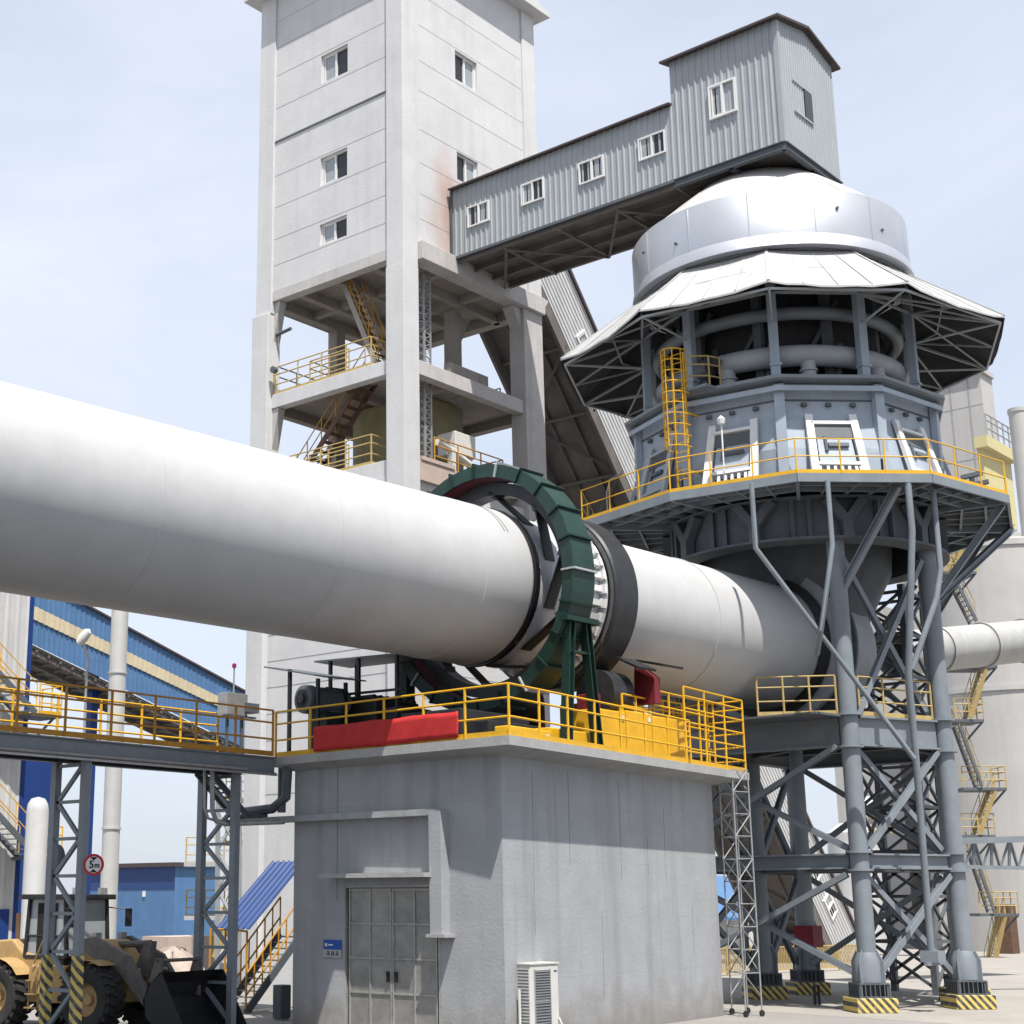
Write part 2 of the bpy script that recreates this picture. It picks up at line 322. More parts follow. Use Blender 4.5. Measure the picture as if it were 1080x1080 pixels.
def window(parent, O, U, W, N, w, h, open_first=True, proud=.04, fr=.09, mframe=None, both_glass=False):
    O, U, W, N = V(O), V(U).normalized(), V(W).normalized(), V(N).normalized(); mf = mframe or M['white']
    P = lambda a, b, d=0: O + U * a + W * b + N * d
    f = MB()
    def rect(a0, a1, b0, b1, d0, d1): f.obox(P((a0 + a1) / 2, (b0 + b1) / 2, (d0 + d1) / 2), U * ((a1 - a0) / 2), W * ((b1 - b0) / 2), N * ((d1 - d0) / 2))
    rect(0, w, 0, fr, -.05, proud); rect(0, w, h - fr, h, -.05, proud); rect(0, fr, fr, h - fr, -.05, proud); rect(w - fr, w, fr, h - fr, -.05, proud)
    rect(w / 2 - fr * .6, w / 2 + fr * .6, fr, h - fr, -.05, proud - .004)
    g0, g1 = (w / 2, w - fr) if open_first else (fr, w / 2)
    s = fr * .55; a0, a1 = g0 + .03, g1 - .01                       # sash
    rect(a0, a1, fr, fr + s, -.045, proud - .012); rect(a0, a1, h - fr - s, h - fr, -.045, proud - .012)
    rect(a0, a0 + s, fr + s, h - fr - s, -.045, proud - .012); rect(a1 - s, a1, fr + s, h - fr - s, -.045, proud - .012)
    fo = f.build('window', mf, parent)
    p = MB(); p.quad(P(g0, fr, -.015), P(g1, fr, -.015), P(g1, h - fr, -.015), P(g0, h - fr, -.015)); p.build('pane', M['glass'], fo)
    d0, d1 = (fr, w / 2) if open_first else (w / 2, w - fr)
    q = MB(); q.quad(P(d0, fr, -.03), P(d1, fr, -.03), P(d1, h - fr, -.03), P(d0, h - fr, -.03)); q.build('open_pane', M['glass'] if both_glass else M['dark_glass_and_shade'], fo)  # dark sheet in the open half paints the unlit room behind
    return fo
# ================================================================== setting: yard ground
def ground():
    m = mat('yard_concrete', (.27, .26, .245), .92, var=.1, scale=.35, bump=.4, bscale=6, spots=.4, col2=(.23, .215, .195))
    mb = MB(); mb.quad((-300, -300, 0), (900, -300, 0), (900, 900, 0), (-300, 900, 0))
    o = mb.build('ground', m); o['kind'] = 'structure'
    # dusty haul road strip in front of the preheater legs, a sheet just above the yard
    m2 = mat('road_dust', (.33, .308, .28), .95, var=.12, scale=.5, bump=.3, bscale=8, spots=.5, col2=(.26, .24, .22))
    mb = MB(); mb.quad((36.5, 3, .004), (52, 3, .004), (130, 60, .004), (60, 60, .004), (39.3, 22, .004))
    o = mb.build('road', m2); o['kind'] = 'structure'
    m3 = mat('added_dark_ground', (.085, .085, .088), .95, var=.2, scale=.6, bump=.4, bscale=20, spots=.4, col2=(.14, .135, .13))
    mb = MB(); mb.quad((-60, -60, .004), (34, -60, .004), (34, 18.8, .004), (26, 18.8, .004), (24, 28.5, .004), (-60, 28.5, .004)); o = mb.build('unseen_dark_ground', m3); o['kind'] = 'structure'  # unseen dark sheet, added to cut light bouncing up onto the kiln
ground()
# ================================================================== concrete tower
TX, TY, TXR, TYB = 38.33, 33.10, 46.55, 40.5     # front corner, right end, back
ZT = 38.6; ZF3 = 26.0; ZB3 = 25.3; ZF2 = 21.52; ZB2 = 20.98; ZF1 = 17.83
tower = thing('concrete_tower', 'tall white concrete tower with open storeys in its middle and small windows above', 'tower', (TX, TY, 0))
WIN_L = [(35.84, 1.42, 33.65, 1.2), (35.85, 1.40, 29.32, 1.16), (35.86, 1.40, 26.86, .86)]   # y0, width, z0, height on the face towards -X
WIN_R = [(41.48, 1.36, 33.62, 1.25), (41.5, 1.28, 29.4, 1.15)]
def tower_build():
    # upper shell
    mb = MB(); zb = ZB3
    holed_wall(mb, (TX, TYB, zb), V((0, -1, 0)), ZA, TYB - TY, ZT - zb, V((-1, 0, 0)), [(TYB - y - w, TYB - y, z - zb, z - zb + h) for (y, w, z, h) in WIN_L])
    holed_wall(mb, (TX, TY, ZF3), V((1, 0, 0)), ZA, TXR - TX, ZT - ZF3, V((0, -1, 0)), [(x - TX, x - TX + w, z - ZF3, z - ZF3 + h) for (x, w, z, h) in WIN_R])
    mb.quad((TXR, TY, ZF3), (TXR, TYB, ZF3), (TXR, TYB, ZT), (TXR, TY, ZT)); mb.quad((TX, TYB, zb), (TXR, TYB, zb), (TXR, TYB, ZT), (TX, TYB, ZT))
    mb.build('wall', M['white_conc'], tower)
    # pilasters (columns standing 8 cm proud) on the shell
    def col(x0, x1, y0, y1, z0, z1, m='white_conc', name='column'): MB().box(x0, x1, y0, y1, z0, z1).build(name, M[m], tower, bevel=.02)
    e = .09; cw = .72
    col(TX - e, TX + cw, TY - e, TY + cw, ZB3 - .35, ZT)
    col(TX - e, TX + .4, TYB - .75, TYB + e, ZB3 - .5, ZT)
    col(TXR - .75, TXR + e, TY - e, TY + .4, ZF3 + .01, ZT)
    # roof slab with overhang, parapet
    MB().box(TX - .62, TXR + .55, TY - .62, TYB + .6, ZT, ZT + .28).box(TX - .3, TXR + .25, TY - .3, TY - .1, ZT + .28, ZT + 1.0).build('roof', M['white_conc'], tower)
    # horizontal panel joints
    j = MB(); t = .022
    rowsL = [37.4, 36.2, 34.95, 33.5, 30.55, 29.2, 27.85, 26.75]
    for z in rowsL:
        y0, y1 = TY + cw + .02, TYB - .78
        segs = [(y0, y1)]
        for (y, w, wz, h) in WIN_L:
            if wz - .05 < z < wz + h + .05: segs = [(y0, y), (y + w, y1)]
        for a, b in segs: j.box(TX - .004, TX + .02, a, b, z, z + t)
    for z in [36.3, 34.95, 33.45, 32.2, 30.6, 29.25, 28.0, 27.0]:
        x0, x1 = TX + cw + .25, TXR - .8
        segs = [(x0, x1)]
        for (x, w, wz, h) in WIN_R:
            if wz - .05 < z < wz + h + .05: segs = [(x0, x), (x + w, x1)]
        for a, b in segs: j.box(a, b, TY - .004, TY + .02, z, z + t * .8)
    j.build('panel_joint', M['joint'], tower)
    g = MB(); g.box(TX - .03, TX + .03, TY + cw, TY + cw + .05, ZF3 - .02, ZT - .3); g.box(TX - .035, TX + .03, TY + cw + .06, TYB - .76, 32.0, 32.07); g.build('expansion_joint', M['steel_dark'], tower)
    # pinkish dust stains around the gallery mouth: thin sheet on the wall face
    # windows
    for i, (y, w, z, h) in enumerate(WIN_L): window(tower, (TX + .14, y + w, z), (0, -1, 0), ZA, (-1, 0, 0), w, h, open_first=False, fr=.07)
    for i, (x, w, z, h) in enumerate(WIN_R): window(tower, (x, TY + .14, z), (1, 0, 0), ZA, (0, -1, 0), w, h, open_first=True, fr=.07)
    # stays inside: floor of the upper block
    MB().box(TX + .02, TXR - .02, TY + .02, TYB - .02, ZF3 - .28, ZF3 - .1).build('ceiling_slab', M['brown_conc'], tower)
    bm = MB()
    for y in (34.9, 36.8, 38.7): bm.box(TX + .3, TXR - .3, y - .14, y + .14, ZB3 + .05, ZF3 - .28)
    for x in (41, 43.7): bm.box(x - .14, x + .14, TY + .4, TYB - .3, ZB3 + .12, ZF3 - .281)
    bm.build('ceiling_beam', M['brown_conc'], tower)
    # edge beams: storey 3 right side, storey 2, storey 1
    MB().box(TX + cw, TXR + .02, TY - .30, TY + .35, ZB3, ZF3).build('edge_beam', M['raw_conc'], tower, bevel=.02)
    MB().box(TX - .02, TX + .4, TY + cw, TYB - .3, ZB3 - .001, ZF3 - .3).build('edge_beam', M['raw_conc'], tower)
    MB().box(TXR - .5, TXR - .05, TY + .35, TYB, ZB3 + .05, ZF3 - .29).box(TX + .4, TXR - .5, TYB - .45, TYB - .05, ZB3 + .03, ZF3 - .285).build('edge_beam', M['brown_conc'], tower)
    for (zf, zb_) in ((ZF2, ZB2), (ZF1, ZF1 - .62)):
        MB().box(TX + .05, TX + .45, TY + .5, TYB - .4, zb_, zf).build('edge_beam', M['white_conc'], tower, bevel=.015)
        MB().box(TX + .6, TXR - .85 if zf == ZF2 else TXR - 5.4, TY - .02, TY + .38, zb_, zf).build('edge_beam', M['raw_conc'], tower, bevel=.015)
        MB().box(TXR - .5, TXR - .1, TY + .38, TYB - .3, zb_, zf - .01).box(TX + .45, TXR - .5, TYB - .45, TYB - .1, zb_, zf - .012).build('edge_beam', M['brown_conc'], tower)
        MB().box(TX + .45, TXR - .5, TY + .38, TYB - .45, zf - .2, zf - .03).build('floor_slab', M['brown_conc'], tower)
        b = MB(); b.box(TX + .45, TXR - .5, 36.6, 36.9, zb_ + .1, zf - .2); b.box(41.2, 41.5, TY + .4, 36.6, zb_ + .1, zf - .2); b.build('floor_beam', M['brown_conc'], tower)
    # open storey columns
    zlo = ZF1 - .7
    col(TX - .11, TX + .72, TY - .11, TY + .74, 0, ZB3 - .35, 'white_conc')
    MB().prism([(TX + .3, TY + .1, ZB3 - .35), (TX + 1.15, TY + .1, ZB3 - .02), (TX + .72, TY + .1, ZB3 - .02), (TX + .3, TY + .1, ZB3 - .02)], (0, .5, 0)).build('haunch', M['raw_conc'], tower)
    col(TX - .22, TX + .45, TYB - .72, TYB + .15, 0, ZB3 - .5, 'white_conc')
    for zt in (ZB3, ZB2): MB().prism([(TX + .1, TYB - .72, zt - 1.6), (TX + .1, TYB - .72, zt - .02), (TX + .1, TYB - 1.05, zt - .02)], (.34, 0, 0)).build('haunch', M['raw_conc'], tower)
    col(TXR - 1.2, TXR + .02, TY - .12, TY + .60, zlo - 6, ZB3 - .01, 'raw_conc')
    MB().prism([(TXR - 1.2, TY, ZB3 - .9), (TXR - 1.75, TY, ZB3 - .02), (TXR - 1.2, TY, ZB3 - .02)], (0, .5, 0)).build('haunch', M['raw_conc'], tower)
    MB().prism([(TXR + .02, TY - .1, ZB3 + .1), (TXR + .5, TY - .1, ZB3 + .75), (TXR + .5, TY - .1, ZF3 + .1), (TXR + .02, TY - .1, ZF3 + .1)], (0, .6, 0)).build('corbel', M['raw_conc'], tower)
    for (x, y, w) in ((43.75, 35.2, .5), (TXR - .55, 38.9, .5), (42.2, TYB - .5, .5)): col(x, x + w, y, y + w, zlo, ZB3 + .05, 'brown_conc')
    MB().prism([(44.25, 35.3, ZB3 - 1.3), (44.9, 35.3, ZB3 - .05), (44.25, 35.3, ZB3 - .05)], (0, .35, 0)).build('haunch', M['brown_conc'], tower)
    # enclosed base
    w = MB()
    w.box(TX + .02, TX + .3, TY + .5, TYB - .1, 0, ZF1 - .62); w.box(TX + .5, TXR, TY + .05, TY + .3, 0, ZF1 - .62); w.box(TX + .3, TXR, TYB - .3, TYB - .02, 0, ZF1 - .62)
    w.build('base_wall', M['white_conc'], tower)
    j = MB()
    for i in range(12):
        z = 5.6 + i * .95
        j.box(TX + .012, TX + .1, TY + .75, TYB - .75, z, z + .02); j.box(TX + .8, TXR - 1.3, TY + .044, TY + .1, z + .1, z + .118)
    j.build('panel_joint', M['joint'], tower)
    # storey-1 parapet strip on the right face, dusted pink
    MB().box(TX + .78, TXR - 5.6, TY - .13, TY - .02, ZF1 - .02, ZF1 + .12).box(TX + .74, TXR - 5.45, TY - .09, TY + .02, ZF1 - .75, ZF1 - .02).build('parapet', M['pink_conc'], tower)
    # lime bin hung between the open floors
    b = MB(); c = (43.0, 37.2)
    b.lathe([(0, ZB2 + .1), (1.95, ZB2 + .1), (1.95, 18.9), (.55, 16.9)], (*c, 0), 28); b.build('lime_bin', M['khaki'], tower, smooth=True)
    b = MB(); b.box(41.6, 43.6, TY + 1.9, TY + 3.2, ZF2 - 2.6, ZF2 - .25); b.build('duct_casing', M['khaki'], tower)
    b = MB(); b.box(41.9, 44.2, TY + .8, TY + 1.1, ZF2, ZF2 + .85); b.build('low_wall', M['brown_conc'], tower)
    # stairs and railings
    stair(tower, (39.0, 39.2, ZF1), (39.0, 35.55, ZF2), .75, (1, 0, 0), 13, M['rust'], M['rust'], M['rusty_shaded_yellow'], name='stair')
    stair(tower, (39.0, 34.9, ZF2), (39.15, 36.9, ZF3 - .3), .75, (1, 0, 0), 13, M['brown_conc'], M['rust'], M['rusty_shaded_yellow'], name='stair')
    for z in (ZF2, ZF1):
        railing(tower, [(TX + .12, TYB - .78, z), (TX + .12, 34.75, z)], m=M['yellow_dull'], posts=False)
        railing(tower, [(TX + .12, 34.75, z), (TX + 1.1, 34.75, z)], m=M['yellow_dull'], posts=False)
        railing(tower, [(TX + .5, TYB - .15, z), (TXR - .5, TYB - .15, z)], m=M['steel_dark'], h=1.5, posts=False, sp=1.6)
        railing(tower, [(TX + .5, 36.2, z), (TX + .5, 38.2, z), (TX + 1.9, 38.2, z)], m=M['yellow_dull'], posts=False, toe=0)
        railing(tower, [(TXR - .15, 35, z), (TXR - .15, TYB - .3, z)], m=M['steel_dark'], h=1.2, posts=False)
    railing(tower, [(40.2, TY + .2, ZF1), (44.2, TY + .2, ZF1), (44.2, TY + 1.5, ZF1)], m=M['rusty_shaded_yellow'], posts=False, toe=0)
    # wall lamps on the left column
    for z in (ZF2 + .9, ZF1 + .35): MB().tube((TX - .22, TYB - 1.0, z), (TX - .03, TYB - 1.0, z), .13, 12).build('round_lamp', M['steel_dark'], tower, smooth=True)
    MB().tube((TX + .2, TYB - .7, ZF2 + 2.45), (TX + .25, TYB - 1.5, ZF2 + 2.55), .07, 8).build('flood_lamp', M['steel_dark'], tower, smooth=True)
tower_build()
# hoist mast standing through the open storeys
hm = thing('hoist_mast', 'narrow rusty lattice hoist mast standing against the open storeys of the white tower', 'hoist mast', (40.0, TY - .34, 5))
mb = MB(); hx = 40.2; hy = TY + .62
for dx in (0, .34):
    for dy in (0, .34): mb.bar((hx + dx, hy + dy, ZF1), (hx + dx, hy + dy, ZB3 - .02), .06)
for i in range(24):
    z = ZF1 + i * .31
    for dy in (0, .34): mb.bar((hx, hy + dy, z), (hx + .34, hy + dy, z + .155), .035); mb.bar((hx + .34, hy + dy, z + .155), (hx, hy + dy, z + .31), .035)
    mb.bar((hx, hy, z), (hx, hy + .34, z + .155), .035)
OFF[hm.name] = V((hx, hy, ZF1)); hm.location = (hx, hy, ZF1)
mb.build('mast', M['galv'], hm)
for z in (19.6, 23.6): MB().box(hx - .06, hx + .4, hy + .36, hy + .6, z, z + .12).build('wall_tie', M['rust'], hm)
# machinery on the tower's lowest open floor
pk = thing('packaged_unit', 'white box unit with a bent white duct on the lowest open floor of the tower', 'machine', (42, TY + .5, ZF1))
MB().box(41.7, 42.9, TY + .45, TY + 1.3, ZF1 + .9, ZF1 + 1.75).build('cabinet', M['offwhite'], pk, bevel=.03)
MB().sweep([(40.55, TY + .35, ZF1 + 1.05), (41.1, TY + .35, ZF1 + .95), (42.1, TY + .3, ZF1 + .6), (43.0, TY + .3, ZF1 + .35)], .14, 10).build('duct', M['offwhite'], pk, smooth=True)
MB().bar((41.3, TY + .3, ZF1 - .1), (41.3, TY + .3, ZF1 + .9), .22).build('leg', M['offwhite'], pk); MB().bar((42.7, TY + .6, ZF1), (42.7, TY + .6, ZF1 + .9), .15).build('leg', M['offwhite'], pk)
# ================================================================== conveyor gallery + head house
GX0, GX1, GZ0, GZ1, GY0, GY1 = 41.0, 44.36, 25.97, 28.66, 23.5, TY - .1
gal = thing('conveyor_gallery', 'grey blue ribbed conveyor bridge with four small windows between tower and head house', 'gallery', (42.7, GY1, GZ0))
mb = MB(); mb.corr((GX0, GY1, GZ0), (0, -1, 0), ZA, GY1 - GY0, GZ1 - GZ0, (-1, 0, 0), .24, .035)
mb.corr((GX1, GY0, GZ0), (0, 1, 0), ZA, GY1 - GY0, GZ1 - GZ0, (1, 0, 0), .24, .035)
mb.build('side_wall', M['clad'], gal)
MB().box(GX0 - .045, GX0 + .05, GY0, GY1, GZ0 - .1, GZ0 + .0).box(GX0 - .05, GX0 + .02, GY1 - .05, GY1 + .03, GZ0, GZ1).build('corner_trim', M['steel_dark'], gal)
mb = MB(); xm = (GX0 + GX1) / 2
mb.prism([(GX0 - .22, GY0, GZ1 - .03), (xm, GY0, GZ1 + .35), (GX1 + .22, GY0, GZ1 - .03), (GX1 + .22, GY0, GZ1 + .04), (xm, GY0, GZ1 + .43), (GX0 - .22, GY0, GZ1 + .04)], (0, GY1 - GY0, 0)); mb.build('roof', M['roof_red'], gal)
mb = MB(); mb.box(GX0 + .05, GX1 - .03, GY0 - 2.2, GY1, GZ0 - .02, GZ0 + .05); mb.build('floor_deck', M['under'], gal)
mb = MB()
for x in (GX0 + .12, GX0 + 1.1, GX0 + 2.2, GX1 - .12): mb.ibeam((x, GY0 - .3, GZ0 - .14), (x, GY1, GZ0 - .14), .14, .22, .02)
n = 4
for i in range(n + 1):
    y = GY0 + (GY1 - GY0) * i / n; mb.bar((GX0 + .1, y, GZ0 - .28), (GX1 - .1, y, GZ0 - .28), .1, .08)
for i in range(n):
    y0 = GY0 + (GY1 - GY0) * i / n; y1 = GY0 + (GY1 - GY0) * (i + 1) / n
    a, b = (GX0 + .15, GX1 - .15) if i % 2 else (GX1 - .15, GX0 + .15)
    mb.bar((a, y0, GZ0 - .34), (b, y1, GZ0 - .34), .09, .05)
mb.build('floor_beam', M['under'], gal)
for i, (x0, y0, x1, y1) in enumerate([(494.5, 242, 517, 219), (551, 219, 574.5, 195.5), (612, 197, 638, 172), (675, 172, 702.5, 147.5)]):
    a = oX(x0, y0, GX0); b = oX(x1, y1, GX0); w = a.y - b.y; h = .82
    window(gal, (GX0 - .05, a.y, a.z + .03), (0, -1, 0), ZA, (-1, 0, 0), w, h, open_first=(i in (0, 2)), fr=.05, proud=.04)
# head house
HX0, HX1, HY0, HY1, HZ0, HZ1 = 41.0, 44.9, 19.6, 23.52, 25.95, 30.25
hh = thing('head_house', 'tall grey clad head house box with gabled roof perched above the dome', 'head house', ((HX0 + HX1) / 2, (HY0 + HY1) / 2, HZ0))
mb = MB(); mb.corr((HX0, HY1, HZ0), (0, -1, 0), ZA, HY1 - HY0, HZ1 - HZ0, (-1, 0, 0), .24, .035)
mb.corr((HX1, HY0, HZ0), (0, 1, 0), ZA, HY1 - HY0, HZ1 - HZ0, (1, 0, 0), .24, .035)
xm = (HX0 + HX1) / 2
mb.corr((HX0, HY0, HZ0), (1, 0, 0), ZA, xm - HX0, HZ1 - HZ0, (0, -1, 0), .16, .02, h2=HZ1 - HZ0 + .45); mb.corr((xm, HY0, HZ0), (1, 0, 0), ZA, HX1 - xm, HZ1 - HZ0 + .45, (0, -1, 0), .16, .02, h2=HZ1 - HZ0)
mb.corr((HX1, HY1, HZ0), (-1, 0, 0), ZA, HX1 - HX0, HZ1 - HZ0, (0, 1, 0), .24, .02)
mb.build('wall', M['clad'], hh)
mb = MB(); mb.prism([(HX0 - .28, HY0 - .22, HZ1 - .06), (xm, HY0 - .22, HZ1 + .46), (HX1 + .28, HY0 - .22, HZ1 - .06), (HX1 + .28, HY0 - .22, HZ1 + .02), (xm, HY0 - .22, HZ1 + .56), (HX0 - .28, HY0 - .22, HZ1 + .02)], (0, HY1 - HY0 + .44, 0)); mb.build('roof', M['roof_red'], hh)
MB().box(HX0 - .05, HX0 + .14, HY0 - .05, HY0 + .12, HZ0, HZ1 - .04).build('corner_trim', M['clad'], hh)
mb = MB()
for (p, q) in (((HX0, HY0), (HX0, HY1)), ((HX0, HY0), (HX1, HY0)), ((HX1, HY0), (HX1, HY1)), ((xm, HY0), (xm, HY1)), ((HX0, 21.5), (HX1, 21.5))): mb.ibeam((*p, HZ0 - .14), (*q, HZ0 - .14), .2, .27, .03)
mb.build('base_frame', M['steel_dark'], hh)
MB().box(HX0 + .12, HX1 - .12, HY0 + .12, HY1, HZ0 + .01, HZ0 + .06).build('floor_deck', M['under'], hh)
a = oX(750, 128, HX0); b = oX(777, 92, HX0)
window(hh, (HX0 - .05, a.y, a.z), (0, -1, 0), ZA, (-1, 0, 0), a.y - b.y, 1.2, open_first=False, fr=.07, proud=.06, both_glass=True)
a = oY(849, 125, HY0); mb = MB(); mb.box(a.x - .02, a.x + .5, HY0 - .06, HY0 - .03, a.z, a.z + 1.05); w_ = mb.build('window', M['dark_glass_and_shade'], hh)
MB().box(a.x - .75, a.x + .5, HY0 - .065, HY0 - .02, a.z - .06, a.z).box(a.x - .75, a.x + .05, HY0 - .05, HY0 - .02, a.z + 1.05, a.z + 1.1).box(a.x + .5, a.x + .56, HY0 - .065, HY0 - .02, a.z, a.z + 1.05).build('frame', M['steel_light'], w_)
# ================================================================== steep inclined gallery running down behind the preheater
ig = thing('inclined_gallery', 'steep white ribbed conveyor gallery sloping down from the tower behind the preheater', 'gallery', (49, 35, 28))
P0 = V((49.3, 35, 28.3)); P1 = V((72.9, 35, -.3)); AX = (P1 - P0).normalized(); NU = V((AX.z * -1, 0, AX.x)); LEN = (P1 - P0).length
if NU.z < 0: NU = -NU
HT = 2.35; WD = 3.6
mb = MB(); mb.corr(P0, NU, AX, HT, LEN, (0, -1, 0), .24, .03); mb.build('side_wall', M['clad_white'], ig)
mb = MB(); q = P0 + NU * HT
mb.obox((q + AX * (LEN / 2)) + V((0, WD / 2, 0)), AX * (LEN / 2), V((0, WD / 2 + .15, 0)), NU * .07); mb.build('roof', M['roof_red'], ig)
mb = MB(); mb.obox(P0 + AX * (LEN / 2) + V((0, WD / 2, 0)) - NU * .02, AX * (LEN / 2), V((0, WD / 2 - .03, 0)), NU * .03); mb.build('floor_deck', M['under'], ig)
mb = MB(); mb.quad(P0 + V((0, WD, 0)), P0 + V((0, WD, 0)) + NU * HT, P1 + V((0, WD, 0)) + NU * HT, P1 + V((0, WD, 0))); mb.build('back_wall', M['clad_white'], ig)
mb = MB()
for y in (.08, WD - .08): mb.bar(P0 + V((0, y, 0)) - NU * .3, P1 + V((0, y, 0)) - NU * .3, .16, .5, up=NU)
for y in (1.2, 2.4): mb.bar(P0 + V((0, y, 0)) - NU * .12, P1 + V((0, y, 0)) - NU * .12, .1, .14, up=NU)
k = 12
for i in range(k + 1): p = P0 + AX * (LEN * i / k) - NU * .2; mb.bar(p, p + V((0, WD, 0)), .12, .14, up=NU)
for i in range(k):
    p = P0 + AX * (LEN * i / k) - NU * .22; q = P0 + AX * (LEN * (i + 1) / k) - NU * .22
    if i % 2: mb.bar(p, q + V((0, WD, 0)), .09)
    else: mb.bar(p + V((0, WD, 0)), q, .09)
mb.build('floor_frame', M['under'], ig)
for (t, d) in ((.082, .75), (.845, .7), (.905, .8), (.25, 5)):
    if d > 3: continue
    p = P0 + AX * (LEN * t) + NU * .75 + V((0, -.03, 0))
    window(ig, p, AX, NU, (0, -1, 0), 1.25, .8, open_first=False, fr=.08, proud=.06)
# ================================================================== rotary kiln
KA = V((31, 22.1, 10.197)); KD = V((math.cos(R(-3.992)), math.sin(R(-3.992)), -.0038)).normalized(); KR = 1.89
KS = KD.cross(ZA).normalized()
if KS.y > 0: KS = -KS                       # side of the kiln facing the yard
KU = KS.cross(KD).normalized()
if KU.z < 0: KU = -KU
def kp(t, ang=0, r=0): return KA + KD * t + (KS * math.cos(ang) + KU * math.sin(ang)) * r   # ang 0 = yard side, 90 deg = top
XF[0] = 1.04
kiln = thing('rotary_kiln', 'huge white rotary kiln cylinder running across the yard into the preheater', 'kiln', tuple(KA))
mb = MB(); L0 = -24.0
mb.lathe([(0, L0), (KR, L0), (KR, -4.3), (KR + .012, -4.29), (KR + .012, -2.78), (KR + .0, -2.72), (KR - .04, -2.66)], KA, 96, KD); mb.build('shell', M['kiln'], kiln, smooth=True)
mb = MB(); mb.lathe([(KR - .045, -2.66), (KR - .05, 1.3)], KA, 96, KD); mb.build('shell', M['kiln_low'], kiln, smooth=True)
mb = MB(); mb.lathe([(KR - .05, .9), (KR - .02, 1.25), (KR - .02, 12.5)], KA, 96, KD); mb.build('shell', M['kiln'], kiln, smooth=True)
mb = MB()
for t in (-3.42, -3.30): mb.lathe([(KR + .008, t), (KR + .017, t + .004), (KR + .017, t + .018), (KR + .008, t + .022)], KA, 96, KD, a0=R(200), a1=R(330))
mb.build('weld_seam', M['black'], kiln, smooth=True)
mb = MB(); mb.lathe([(KR - .05, -2.66), (KR + .035, -2.645), (KR + .035, -2.50), (KR - .05, -2.48)], KA, 96, KD); mb.build('grease_band', M['grease'], kiln, smooth=True)
for (t, w) in ((-13.2, .05), (-8.7, .05), (4.9, .05)):
    mb = MB(); mb.lathe([(KR - .02, t), (KR + .006, t + .005), (KR + .006, t + w), (KR - .02, t + w + .005)], KA, 96, KD); mb.build('weld_seam', M['kiln'], kiln, smooth=True)
# girth gear on spring plates
mb = MB(); GI, GO = 2.32, 2.62
pr = []
n = 96
mb.lathe([(GI, -2.2), (GO, -2.2), (GO, -1.75), (GI, -1.75)], KA, 96, KD, closed=True); mb.build('girth_gear', M['tyre_steel'], kiln, smooth=True)
for i in range(10):
    a = 2 * math.pi * i / 10 + .25
    mb = MB(); p = kp(-2.0, a, KR - .03); tdir = (-KS * math.sin(a) + KU * math.cos(a))
    q = kp(-2.0, a + .62, GI + .03)
    nrm = (q - p).cross(KD).normalized()
    mb.obox((p + q) / 2, (q - p) / 2, KD * .17, nrm * .02); mb.build('spring_plate', M['black'], kiln)
    mb = MB(); mb.obox(q, KD * .2, (q - p).normalized() * .1, nrm * .07); mb.build('pin_block', M['steel_dark'], kiln)
# tyre (riding ring) and its chair blocks
mb = MB(); TR = 2.22; mb.lathe([(KR + .1, .0), (TR - .05, .0), (TR, .05), (TR, .85), (TR - .05, .9), (KR + .1, .9)], KA, 96, KD, closed=True)
tyre = mb.build('tyre', M['tyre_steel'], kiln, smooth=True)
mb = MB(); mb.lathe([(KR + .13, -.012), (TR - .1, -.012), (TR - .1, .0), (KR + .13, .0)], KA, 96, KD, closed=True); mb.build('tyre_face', M['tyre_side'], tyre, smooth=True)
mb = MB(); mb.lathe([(KR - .04, -.18), (KR + .12, -.18), (KR + .12, -.08), (KR - .04, -.08)], KA, 96, KD, closed=True); mb.build('retaining_ring', M['kiln'], kiln, smooth=True)
for i in range(36):
    a = 2 * math.pi * i / 36
    mb = MB(); tg = (-KS * math.sin(a) + KU * math.cos(a)); rd = (KS * math.cos(a) + KU * math.sin(a))
    mb.obox(kp(-.42, a, KR + .01), KD * .22, tg * .07, rd * .07); mb.obox(kp(-.2, a, KR + .07), KD * .05, tg * .11, rd * .09); mb.build('chair_block', M['white'], kiln)
# inlet seal ring and hood where the shell enters the preheater
mb = MB(); mb.lathe([(KR, 9.9), (KR + .2, 9.95), (KR + .2, 10.15), (KR, 10.2)], KA, 96, KD, closed=True); mb.build('seal_ring', M['black'], kiln, smooth=True)
